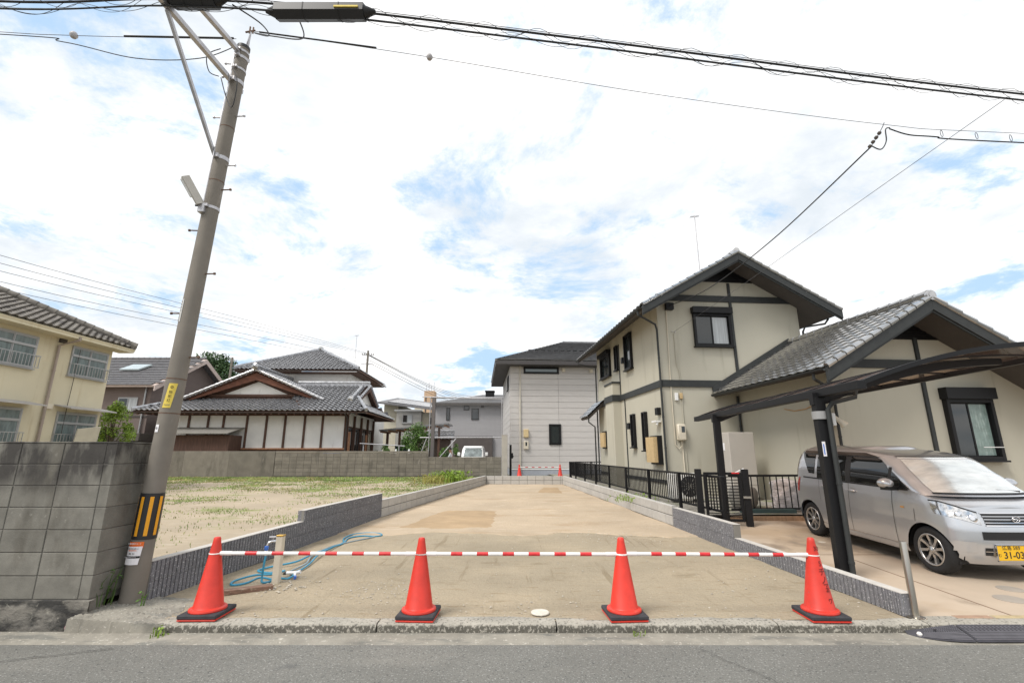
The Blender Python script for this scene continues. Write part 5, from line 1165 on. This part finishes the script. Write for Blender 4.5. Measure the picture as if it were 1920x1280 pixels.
GA = 6.62; gxr = -7.15; es = 3.86
def tface(poly, nm='roof_deck', **k):
    dk = slab(MB(), poly, .09).build(nm, wooddk, tr); mb = MB(); q = dict(tl); q.update(k); tiles(poly, q['tw'], q['tl'], q['amp'], q['lift'], mb=mb); mb.build('roof_tiles', tile_sv, dk, True, 'stuff'); return dk
tface([(-13.2, 0, es), (-2.6, 0, es), (-2.6, 2.3, es+.95), (-11.1, 2.3, es+.95)])
ssl = (GA-es-.2)/(6.05)
tface([(-13.2, 0, es), (-13.2, 11, es), (gxr, 11, GA), (gxr, 1.6, GA), (-11.55, 1.6, es+.2+1.55*ssl)])
tface([(-2.0, 1.6, 4.36), (-2.0, 11, 4.36), (gxr, 11, GA), (gxr, 1.6, GA)])
tface([(-3.4, 0, es), (.36, 0, es), (-.7, 1.9, es+.98), (-.7, 4, 5.92), (-6.0, 4, 5.92)])
tface([(.36, 8, es), (.36, 0, es), (-.72, 1.9, 4.55), (-.72, 6.2, 4.55)]); tface([(-6, 8, es), (.3, 8, es), (-.7, 6.1, es+.98), (-.7, 4, 5.92), (-6, 4, 5.92)])
# front gable
MB().prism([(-11.0, 2.25, 4.72), (-3.3, 2.25, 4.72), (gxr, 2.25, 6.42)], (0, .1, 0)).build('gable_wall', wooddk, tr); MB().prism([(-9.25, 2.22, 5.14), (-5.3, 2.22, 5.14), (-7.2, 2.22, 5.95)], (0, .05, 0)).build('gable_plaster', plaster, tr)
for s in (-1, 1):
    x1 = gxr+s*3.95; zb_ = GA-.14-3.95*.43
    MB().prism([(gxr, 1.72, GA-.16), (x1, 1.72, zb_), (x1, 1.72, zb_-.10), (gxr, 1.72, GA-.62)], (0, .08, 0)).build('gable_board', woodlt if False else mat('red_timber', (.14, .055, .032), .8, var=((3, 3, 12), .3)), tr)
    r_ = MB()
    n = 15
    for k in range(n):
        a = Vector((gxr+s*4.4*k/n, 1.55, GA+.03-4.4*.43*k/n)); b_ = Vector((gxr+s*4.4*(k+1)/n, 1.55, GA+.03-4.4*.43*(k+1)/n)); r_.tube([a, b_], [.075, .10], 8)
        r_.tube([a+Vector((0, .0, -.05)), a+Vector((s*.02, .32, -.05))], .07, 8)
    r_.build('verge_tiles', tile_sv, tr, True, 'stuff')
    ridge(MB(), (gxr, 2.0, GA+.0) if False else (gxr+s*.5, 1.95, GA-.22), (gxr+s*4.3, 1.95, GA-.16-4.3*.43), .09, .3, .08).build('verge_ridge', tile_sv, tr, True)
bx(TPf, (-10.2, -1.18, 5.0), (-4.1, -1.10, 5.12)).build('gable_beam', wooddk, tr)
ridge(MB(), (gxr, 1.5, GA+.02), (gxr, 8, GA+.02), .12, .3, .22).build('ridge', tile_sv, tr, True); MB().lathe([(0, -.05), (.2, -.04), (.22, .05), (.08, .12), (.0, .3)], 14).xf(Matrix.Translation((gxr, 1.42, GA+.2)) @ Matrix.Rotation(pi/2, 4, 'X')).build('ridge_ornament', tile_bk, tr, True)
ridge(MB(), (-5.4, 4, 5.94), (-.6, 4, 5.94), .12, .3, .22).build('ridge', tile_sv, tr, True); ridge(MB(), (-1.05, 4.0, 5.90), (-1.05, 1.5, 4.68), .10, .3, .1).build('descending_ridge', tile_sv, tr, True)
ridge(MB(), (-.7, 1.9, es+1.0), (.36, 0, es+.05), .10, .3, .1).build('hip_ridge', tile_sv, tr, True); ridge(MB(), (-11.1, 2.3, es+1.0), (-13.2, 0, es+.05), .10, .3, .1).build('hip_ridge', tile_sv, tr, True)
MB().lathe([(0, -.06), (.16, -.04), (.18, .05), (0, .1)], 12).xf(Matrix.Translation((-1.05, 1.45, 4.8)) @ Matrix.Rotation(pi/2, 4, 'X')).build('ridge_ornament', tile_bk, tr, True)
MB().prism([(-.95, 1.7, 4.55), (-.95, 6.3, 4.55), (-.95, 4, 5.75)], (.06, 0, 0)).build('side_gable_wall', plaster, tr)
for s in (-1, 1):
    MB().prism([(-.62, 4, 5.88), (-.62, 4+s*2.4, 4.74), (-.62, 4+s*2.4, 4.58), (-.62, 4, 5.55)], (.07, 0, 0)).build('gable_board', wooddk, tr)
    r_ = MB()
    for k in range(9):
        f = k/9; r_.tube([(-.55, 4+s*2.45*f, 5.96-1.16*f), (-.55, 4+s*2.45*(f+.111), 5.96-1.16*(f+.111))], [.07, .09], 8)
    r_.build('verge_tiles', tile_sv, tr, True, 'stuff')
gutter(tr, (-13.2, -.06, es-.04), (.36, -.06, es-.04), .05, soffit); gutter(tr, (.42, 0, es-.04), (.42, 8, es-.04), .05, mat('copper_gutter', (.20, .11, .075), .6))
# veranda on the right side
TR_ = lambda u, d, z: (-1.08+d, u, z)
for u in (1.1, 2.6, 4.2, 5.8, 7.4): bx(TR_, (u-.07, 0, .2), (u+.07, .12, 3.8)).build('timber_post', wooddk, tr)
for k in range(4): win(tr, TR_, 1.25+1.6*k, 2.45+1.6*k, .5, 3.1, fm=wooddk, panes=2, fw=.06, sill=False, name='glass_door')
bx(TR_, (1.1, .15, .3), (1.45, .2, 2.75)).build('shutter_panel', woodlt, tr); bx(TR_, (5.0, .15, .3), (5.3, .2, 2.7)).build('shutter_panel', woodlt, tr)
pipe(tr, [(-.9, .02, es-.1), (-.85, .5, 3.55), (-1.0, .9, 3.3), (-1.0, .9, .4)], .04, soffit)
# upper storey
MB().box(-10.95, 6.05, 7.24, -2.05, 14.3, 7.28).build('upper_soffit', wooddk, tr)
MB().box(-10.1, 7.0, 3.9, -2.85, 13.5, 7.4).build('upper_wall', plaster, tr)
ue = [(-11.0, 6.0, 7.38), (-2.0, 6.0, 7.38), (-2.0, 14.4, 7.38), (-11.0, 14.4, 7.38)]; ap1 = (-6.5, 10.3, 9.75); ap2 = (-6.5, 10.6, 9.75)
tface([ue[0], ue[1], ap1], 'upper_roof_deck'); tface([ue[1], ue[2], ap2, ap1], 'upper_roof_deck'); tface([ue[3], ue[0], ap1, ap2], 'upper_roof_deck')
ridge(MB(), ap1, (ue[1][0], ue[1][1], 7.45), .12, .3, .12).build('hip_ridge', tile_sv, tr, True); ridge(MB(), ap1, (ue[0][0], ue[0][1], 7.45), .12, .3, .12).build('hip_ridge', tile_sv, tr, True)
MB().lathe([(.22, 0), (.24, .12), (.14, .26), (0, .32)], 14, (ap1[0], ap1[1], 9.8)).build('ridge_ornament', tile_bk, tr, True)
gutter(tr, (-11, 5.94, 7.34), (-2, 5.94, 7.34), .06, soffit); gutter(tr, (-1.94, 6, 7.34), (-1.94, 14.4, 7.34), .06, mat('copper_gutter', (.2, .11, .075), .6))
bx(lambda u, d, z: (-2.85+d, u, z), (12.2, 0, 4.2), (13.4, .06, 6.9)).build('shutter_panel', woodlt, tr)
o = MB().cbox(-.5, -.2, 0, .5, .2, .12, .03).build('blue_crate', mat('crate_blue', (.03, .12, .38), .5)); o.location = (-10.55, 28.35, 1.42) ; tag(o, 'flat blue crate on the ledge of the white plaster wall', 'crate')
MB().box(-2.0, .55, .2, -1.1, .95, 1.40).build('ledge', wooddk, tr)
t = thing('laundry_pole', 'grey laundry pole on stands beside the tiled house veranda', 'laundry pole', (-8.6, 28.4, .2)); MB().tube([(-.4, 0, 1.85), (2.2, .3, 1.70)], .03, 8).build('pole', galv, t)
for x in (-.2, 1.9): MB().tube([(x, .1, 0), (x, .1, 1.75)], .03, 8).build('stand', galv, t)
for x in (1.95, 2.7):
    o = MB().lathe([(.07, 0), (.09, .15), (.05, .28), (.0, .3)], 12).build('white_jar', whitep, None, True); o.location = (-8.6+x, 27.6, 1.3); o.location.z = 1.28; tag(o, 'small white pot standing behind the wall %s' % ('below the laundry pole' if x < 2 else 'nearer the bush'), 'pot'); o.location.z = .95; o.scale = (1, 1, 2.6)

# ---------------------------------------------------------------- yellow apartment block
ya = thing('yellow_apartment', 'pale yellow two-storey apartment block with grey sashes and old tiled roof', 'apartment block', (-16, 18.4, 0), 0)
MB().box(-7, -16, .1, 0, 0, 5.62).build('wall', yellow, ya)
AP = lambda u, d, z: (d, -u, z)
for u0 in (.18, 3.0, 6.0):
    win(ya, AP, u0, u0+1.55, 4.22, 5.30, fm=alu, g1=mat('blue_grey_pane', (.16, .20, .20), .15, var=((9, 9, 2), .3)), panes=2, rail=.42, pr=.05); bx(AP, (u0+.03, .0, 4.92), (u0+1.52, .065, 5.0)).build('transom', alu, ya)
    win(ya, AP, u0-.02, u0+1.6, 1.72, 2.92, fm=alu, g1=MATS['blue_grey_pane'], panes=2, rail=.42, pr=.05); bx(AP, (u0, .0, 2.50), (u0+1.56, .065, 2.58)).build('transom', alu, ya)
    MB().prism([(.0, -(u0-.2), 3.12), (.0, -(u0+1.75), 3.12), (.62, -(u0+1.75), 3.0), (.62, -(u0-.2), 3.0)], (0, 0, .04)).build('awning', mat('tin_pale', (.42, .40, .38), .6), ya)
    for z in (2.98, 5.30): bx(AP, (u0+1.85, 0, z-.0), (u0+2.1, .07, z+.17)).build('vent', soffit if z > 4 else cream, ya)
pipe(ya, [(.62, -2.15, 5.50), (.62, -2.15, 5.40), (.08, -2.3, 5.18), (.07, -2.3, .3)], .045, mat('pipe_brown', (.33, .27, .23), .6)); pipe(ya, [(.06, -1.45, 5.2), (.06, -1.5, 3.2), (.06, -1.5, 1.5)], .01, soffit, 'cable', False)
ro = [(.62, .35, 5.58), (.62, -16.5, 5.58), (-4.0, -16.5, 7.72), (-4.0, -2.6, 7.72)]
dk = slab(MB(), ro, .10).build('roof_deck', yellow, ya); mb = MB(); tiles(ro, .28, .26, .05, .05, mb=mb); mb.build('roof_tiles', tile_old, dk, True, 'stuff')
ro2 = [(.62, .35, 5.58), (-7.6, .35, 5.58), (-4.0, -2.6, 7.72)]; dk = slab(MB(), ro2, .10).build('roof_deck', yellow, ya); mb = MB(); tiles(ro2, .28, .26, .05, .05, mb=mb); mb.build('roof_tiles', tile_old, dk, True, 'stuff')
ridge(MB(), (.62, .35, 5.63), (-4, -2.6, 7.78), .13, .3, .1).build('hip_ridge', tile_old, ya, True); ridge(MB(), (-4, -2.6, 7.78), (-4, -16, 7.78), .13, .3, .15).build('ridge', tile_old, ya, True)
MB().box(0.0, -16.4, 5.44, .60, .3, 5.50).build('eave_soffit', yellow, ya)
MB().tube([(-3.9, -3.6, 7.8), (-3.9, -3.6, 8.4)], .03, 6).tube([(-3.9, -4.1, 7.85), (-3.9, -3.6, 8.3), (-3.9, -3.1, 7.85)], .02, 6).build('roof_stay', rust, ya)
o = MB().box(-.02, -.45, 0, .02, .45, .7).build('leaning_board', creamw); o.location = (-15.55, 17.45, 1.72); o.rotation_euler = (.15, .25, 0); tag(o, 'pale board leaning behind the ground floor window rail', 'board')
MB().box(-15.9, 16.6, 1.6, -15.3, 18.3, 1.70).build('ledge', yellow, None); tag(bpy.data.objects['ledge.001'] if 'ledge.001' in bpy.data.objects else bpy.data.objects['ledge'], 'narrow ledge under the apartment ground floor window', 'ledge')

# ---------------------------------------------------------------- brown house
bh = thing('brown_house', 'brown sided house with grey slate roof and skylight behind the pole', 'house', (-23.1, 30, .2))
MB().box(-8, 0, 0, 0, 8, 5.6).build('wall', brownw, bh); MB().prism([(0, 0, 5.6), (0, 8, 5.6), (0, 4, 7.85)], (-8, 0, 0)).build('gable_wall', brownw, bh)
rf = [(.55, -.6, 5.45), (-8.6, -.6, 5.45), (-8.6, 4, 8.02), (.55, 4, 8.02)]; dk = slab(MB(), rf, .12).build('roof_deck', pinkish, bh); mb = MB(); tiles(rf, .9, .34, 0, .06, True, mb, .5); mb.build('roof_slates', slate, dk, kind='stuff')
rf2 = [(.55, 8.6, 5.45), (-8.6, 8.6, 5.45), (-8.6, 4, 8.02), (.55, 4, 8.02)]; slab(MB(), rf2, .12).build('roof_deck', slate, bh)
for s in (-1, 1): MB().prism([(.56, 4, 8.0), (.56, 4+s*4.6, 5.43), (.56, 4+s*4.6, 5.10), (.56, 4, 7.67)], (.06, 0, 0)).build('barge_board', pinkish, bh)
ridge(MB(), (.5, 4, 8.04), (-8.5, 4, 8.04), .1, .4, .03).build('ridge', slate, bh, True)
MB().prism([(-3.6, 1.5, 6.75), (-2.3, 1.5, 6.75), (-2.1, 2.4, 7.25), (-3.4, 2.4, 7.25)], (0, -.05, .09)).build('skylight', mat('skylight_glass', (.45, .50, .50), .15, var=None), bh)
win(bh, lambda u, d, z: (u, -d, z), -2.0, -.75, 3.9, 4.75, fm=alu, panes=2, g2=curtain); win(bh, lambda u, d, z: (d, u, z), 2.2, 2.9, 5.9, 6.4, fm=alu, panes=1)
bx(lambda u, d, z: (u, -d, z), (-8, 0, 3.5), (0, .04, 3.6)).build('band', soffit, bh); pipe(bh, [(-.3, -.08, 5.4), (-.3, -.08, .2)], .05, alu)
t = thing('brown_carport', 'dark flat carport roof below the brown house', 'carport', (-22.6, 27.2, .2)); MB().cbox(-2.5, 0, 1.95, 1.4, 2.6, 2.4, .02).build('roof', soffit, t)
for x in (-2.3, 1.2): MB().box(x-.06, .1, 0, x+.06, .22, 1.95).build('post', blackal, t)
MB().box(-1.5, 2.4, 0, .9, 2.5, 1.9).build('back_panel', greyw, t)

# ---------------------------------------------------------------- centre background
nh_ = thing('far_grey_house', 'distant grey panelled house with dark roof and black chimney behind the net', 'house', (-6.8, 42, .2))
MB().box(0, 0, 0, 9, 8, 5.65).build('wall', netw, nh_); MB().box(1.7, -.25, 0, 5.1, -.01, 2.72).build('garage_front', mat('garage_dark', (.10, .085, .08), .7), nh_); NP = lambda u, d, z: (u, -d, z)
win(nh_, NP, .98, 1.3, 4.1, 5.2, fm=blackal, panes=1, sill=False); win(nh_, NP, 2.5, 3.0, 4.98, 5.4, panes=1, sill=False); win(nh_, NP, 3.2, 3.86, 4.15, 5.15, panes=1, sill=False); bx(NP, (4.05, 0, 5.22), (4.3, .15, 5.48)).build('vent_hood', soffit, nh_)
hp_ = [(-.3, -.5, 5.6), (9.4, -.5, 5.6), (9.4, 3.2, 6.75), (4.0, 3.2, 6.75)]; slab(MB(), hp_, .12).build('roof', slate3, nh_); slab(MB(), [(-.3, -.5, 5.6), (-.3, 8.4, 5.6), (4.0, 3.2, 6.75)], .12).build('roof', slate3, nh_); MB().box(-.3, -.52, 5.38, 9.4, -.50, 5.6).build('fascia', soffit, nh_)
MB().cbox(4.35, 1.3, 6.0, 5.15, 2.2, 6.80, .03).build('chimney', blackal, nh_); MB().cbox(4.3, 1.25, 6.80, 5.2, 2.25, 6.92, .02).build('chimney_cap', blackal, bpy.data.objects['chimney'])
fr = thing('net_frame', 'galvanised pipe frame holding a fine net above the stained wall', 'net frame', (-5.0, 28, .2))
for x in (.15, 4.4): MB().tube([(x, 0, 0), (x, 0, 4.55)], .03, 8).build('pipe_post', galv, fr, True)
MB().cbox(.25, -.03, 0, .45, .15, 4.5, .01).build('column', mat('column_brown', (.13, .115, .11), .8), fr)
for (a, b) in (((-.35, .04, 4.56), (4.4, .04, 4.44)), ((-.4, .04, 2.18), (4.4, .04, 2.18)), ((1.75, .06, 2.15), (.75, .06, 1.0)), ((0, .06, 2.15), (-.4, .06, 1.0)), ((.1, .08, 4.5), (4.5, .3, 4.56))): MB().tube([a, b], .03, 8).build('pipe_rail', galv, fr, True)
nt_ = MB()
for k in range(58): x = .2+4.2*k/57; nt_.beam((x, .07, 2.18), (x, .07, 4.46), .006, .006)
for k in range(34): z = 2.2+2.26*k/33; nt_.beam((.2, .075, z), (4.4, .075, z), .006, .006)
nt_.build('net', netm, fr, kind='stuff')
ch = thing('cream_house', 'distant cream and grey house with solar panels on a low roof', 'house', (-13, 48, .2))
MB().box(0, 0, 0, 1.45, 7, 6.2).build('wall', creamw, ch); MB().box(1.45, -.6, 0, 3.9, 7, 5.4).build('grey_wall', greyw, ch); MB().box(3.9, .2, 0, 6.5, 7, 5.3).build('wall', creamw, ch)
MB().prism([(-.4, -1.0, 6.1), (6.8, -1.0, 5.25), (6.8, 7, 6.4), (-.4, 7, 7.4)], (0, 0, .18)).build('roof', slate, ch); MB().prism([(.4, -.3, 6.32), (5.6, -.3, 5.66), (5.6, 5, 6.42), (.4, 5, 7.15)], (0, 0, .06)).build('solar_panel', mat('solar_blue', (.06, .065, .08), .15, var=None), ch)
MB().box(1.3, -1.1, 5.35, 4.1, -.95, 5.5).build('gutter', alu, ch); win(ch, lambda u, d, z: (u, -.6-d, z), 2.05, 3.05, 4.2, 5.05, fm=alu, panes=2, g2=curtain); win(ch, lambda u, d, z: (u, .2-d, z), 4.6, 5.4, 4.0, 4.8, panes=1)
tw2 = thing('distant_tower', 'distant tan apartment stair tower with rooftop antennas', 'building', (-20.6, 110, .2)); MB().box(0, 0, 0, 2.4, 3, 15.5).build('shaft', towerm, tw2); MB().box(-2.2, .5, 0, 0, 4, 12.0).build('lower_wing', creamw, tw2)
for k, x in enumerate((.3, .9, 1.5, 2.1)): MB().tube([(x, 1, 15.5), (x, 1, 17.0+(k % 2)*.7)], .06, 5).build('antenna', galv, tw2)
for z in (10.5, 13.0): bx(lambda u, d, z: (u, -d, z), (.3, 0, z), (.6, .05, z+1.2)).build('window', soffit, tw2)
pg = thing('wooden_shelter', 'low wooden lean-to shelter with dark posts beside the round bush', 'shelter', (-9.3, 35.8, .2))
MB().prism([(-.4, -1, 2.85), (4.6, -1, 3.35), (4.6, 2, 3.35), (-.4, 2, 2.85)], (0, 0, .10)).build('roof', slate2, pg)
for k in range(9): MB().beam((-.3+.58*k, -.95, 2.80+.058*k), (-.3+.58*k, 1.9, 2.80+.058*k), .06, .1).build('rafter', woodlt, pg)
for x in (.1, 1.0, 3.9): MB().box(x-.08, -.5, 0, x+.08, -.34, 2.75+.1*x).build('post', wooddk, pg)
MB().box(.3, 1.2, 0, 1.9, 1.6, 1.9).build('dark_cabinet', teal, pg)
rg = thing('roofed_gate_wall', 'small tiled gate roof behind the net frame column', 'gate', (-6.6, 38, .2)); MB().box(0, .2, 0, 1.7, .5, 2.3).build('wall', brownw, rg)
gp = [(-.2, -.3, 2.35), (2.0, -.3, 2.35), (2.0, .35, 2.9), (-.2, .35, 2.9)]; dk = slab(MB(), gp, .08).build('roof_deck', wooddk, rg); mb = MB(); tiles(gp, .28, .22, .04, .04, mb=mb); mb.build('roof_tiles', tile_sv, dk, True, 'stuff'); ridge(MB(), gp[3], gp[2], .1, .3, .1).build('ridge', tile_sv, rg, True)
# white car beyond the wall
wc_ = thing('white_car', 'white boxy car showing its windscreen above the stained wall', 'car', (-2.52, 31.6, .2)); wc_.rotation_euler = (0, 0, -pi/2)
wl = Shell([(.2, 1.65), (.6, 1.68), (1.0, 1.5)], [(.2, -1.66), (1.0, -1.66)], [(.2, .70), (.5, .735), (1.0, .72)], .35, .3, 4, 5); wt = Shell([(1.0, 1.05), (1.6, .75), (1.74, .55)], [(1.0, -1.66), (1.74, -1.5)], [(1.0, .72), (1.5, .68), (1.74, .58)], .25, .25, 5, 5)
for sh, za, zb_, nm in ((wl, .2, 1.02, 'body'), (wt, 1.0, 1.74, 'cabin')):
    mb = MB(); NC = 48; NZ = 8
    for j in range(NZ+1):
        z = za+(zb_-za)*j/NZ; ring = [sh.at(i/NC, z) for i in range(NC+1)]; full = [(x, y, z) for x, y in ring]+[(x, -y, z) for x, y in ring[-2:0:-1]]; mb.v += full
    nn = len(full)
    for j in range(NZ):
        for i in range(nn): mb.f.append((j*nn+i, j*nn+(i+1) % nn, (j+1)*nn+(i+1) % nn, (j+1)*nn+i))
    mb.f.append(tuple(NZ*nn+i for i in range(nn))); mb.build(nm, whitep, wc_, True)
front(wt, -.60, .60, 1.08, 1.62, 'windscreen', mat('wind_glass', (.20, .23, .23), .06, var=((3, 3, 3), .5)), .01, par=wc_); side(wt, -1.3, .6, 1.08, 1.6, 'side_window', carglass, .008, 1, par=wc_); side(wt, -1.3, .6, 1.08, 1.6, 'side_window', carglass, .008, -1, par=wc_)
for s in (-1, 1):
    MB().cbox(.55, s*.80, 1.12, .68, s*.98, 1.34, .03).build('door_mirror', whitep, wc_); MB().lathe([(.25, -.08), (.29, -.06), (.29, .06), (.25, .08)], 24).xf(Matrix.Translation((1.1, s*.66, .29)) @ Matrix.Rotation(pi/2, 4, 'X')).build('tyre', tyre, wc_, True); MB().lathe([(.25, -.08), (.29, -.06), (.29, .06), (.25, .08)], 24).xf(Matrix.Translation((-1.1, s*.66, .29)) @ Matrix.Rotation(pi/2, 4, 'X')).build('tyre', tyre, wc_, True)
# person beyond the wall
pn = thing('person', 'person in a white shirt bending beside the white car behind the wall', 'person', (-3.62, 28.9, .2))
J = dict(pel=(0, 0, .80, .14, .11), waist=(.0, 0, .95, .14, .10), chest=(-.02, 0, 1.18, .17, .11), neck=(-.06, 0, 1.34, .055, .055), head0=(-.08, 0, 1.42, .075, .085), head1=(-.09, 0, 1.54, .08, .09), shl=(-.03, -.17, 1.26, .06, .06), ell=(-.16, -.2, 1.02, .045, .045), wrl=(-.38, -.16, 1.02, .032, .032), hal=(-.46, -.15, 1.04, .04, .022), shr=(-.03, .17, 1.26, .06, .06), elr=(-.12, .2, 1.0, .045, .045), wrr=(-.32, .18, .98, .032, .032), har=(-.40, .17, .99, .04, .022), hil=(0, -.09, .74, .09, .09), knl=(-.05, -.1, .42, .062, .062), anl=(.02, -.1, .08, .042, .042), tol=(-.12, -.1, .035, .045, .035), hir=(0, .09, .74, .09, .09), knr=(-.03, .1, .42, .062, .062), anr=(.04, .1, .08, .042, .042), tor=(-.10, .1, .035, .045, .035))
ED = 'pel-waist waist-chest chest-neck neck-head0 head0-head1 chest-shl shl-ell ell-wrl wrl-hal chest-shr shr-elr elr-wrr wrr-har pel-hil hil-knl knl-anl anl-tol pel-hir hir-knr knr-anr anr-tor'.split()
def skinfig(name, joints, edges, m, root, par, grow=0.0):
    ks = [k for k in J if k in joints]; bm = bmesh.new(); L_ = bm.verts.layers.skin.verify(); vv = {}
    for k in ks:
        q = bm.verts.new(J[k][:3]); q[L_].radius = (J[k][3]+grow, J[k][4]+grow); q[L_].use_root = (k == root); vv[k] = q
    for e in edges:
        a, b = e.split('-')
        if a in vv and b in vv: bm.edges.new((vv[a], vv[b]))
    me = bpy.data.meshes.new(name); bm.to_mesh(me); bm.free(); me.materials.append(m); o = link(name, me, par); o.modifiers.new('Skin', 'SKIN'); q = o.modifiers.new('Sub', 'SUBSURF'); q.levels = 2; q.render_levels = 2; return o
bd = skinfig('body', list(J), ED, skin, 'pel', pn)
skinfig('shirt', ['waist', 'chest', 'shl', 'ell', 'shr', 'elr'], ED, shirt, 'chest', bd, .014); skinfig('trousers', ['pel', 'hil', 'knl', 'anl', 'hir', 'knr', 'anr'], ED, trous, 'pel', bd, .012)
MB().grid(lambda u, v: (-.075+.098*cos(2*pi*u)*cos(v*1.5), .092*sin(2*pi*u)*cos(v*1.5), 1.50+.13*sin(v*1.5)), 16, 6).build('hair', hairm, bd, 'all')

# ---------------------------------------------------------------- trees and shrubs
rn = random.Random(21)
def clump(n, rx_, ry_, z0, z1, r0, r1, taper=.5):
    out_ = []
    for _ in range(n):
        v = rn.random(); a = rn.random()*6.28; k = (1-taper*abs(v-.4)*1.6)*sqrt(rn.random()); out_.append(((rx_*k*cos(a), ry_*k*sin(a), z0+(z1-z0)*v), rn.uniform(r0, r1)))
    return out_
shrub('garden_shrub', 'yellow-green leafy shrub at the corner of the yellow apartment', 'shrub', (-16.9, 20.2, .1), clump(26, .75, .6, 1.0, 3.5, .2, .38, .9), 5200, .055, leafA, 2.4, .06, 31)
shrub('round_bush', 'round dark green bush behind the stained wall beside the shelter', 'bush', (-5.95, 30.2, .2), clump(26, .85, .75, .8, 3.2, .28, .5, .7), 6500, .06, leafB, 1.8, .08, 32)
shrub('wooded_tree', 'large dark green tree on the rise behind the tiled house', 'tree', (-45, 70, .2), clump(48, 4.4, 3.6, 8.0, 15.2, 1.1, 1.9, .6), 12000, .20, leafC, 10, .4, 33)
shrub('wooded_tree', 'lower dark green tree right of the large hillside tree', 'tree', (-40.5, 72, .2), clump(26, 3, 3, 5.5, 11.5, 1.1, 1.7, .5), 7000, .22, leafC, 8, .35, 34)
for k in range(6):
    shrub('low_plant', ('small dark plant beside the veranda', 'leafy plant at the foot of the net frame', 'plant behind the person', 'plant left of the white car', 'green shrub between shelter and net column', 'plant near the veranda laundry pole')[k], 'plant', ((-8.3, 29.5, .2), (-4.2, 29.4, .2), (-4.0, 30.2, .2), (-3.9, 33.5, .2), (-7.1, 31.2, .2), (-7.6, 28.8, .2))[k], clump(8, .3, .3, .4, (1.9, 1.6, 1.5, 2.0, 2.0, 1.7)[k], .12, .22), 700, .05, leafB if k % 2 else leafC, 1.0, .03, 40+k)
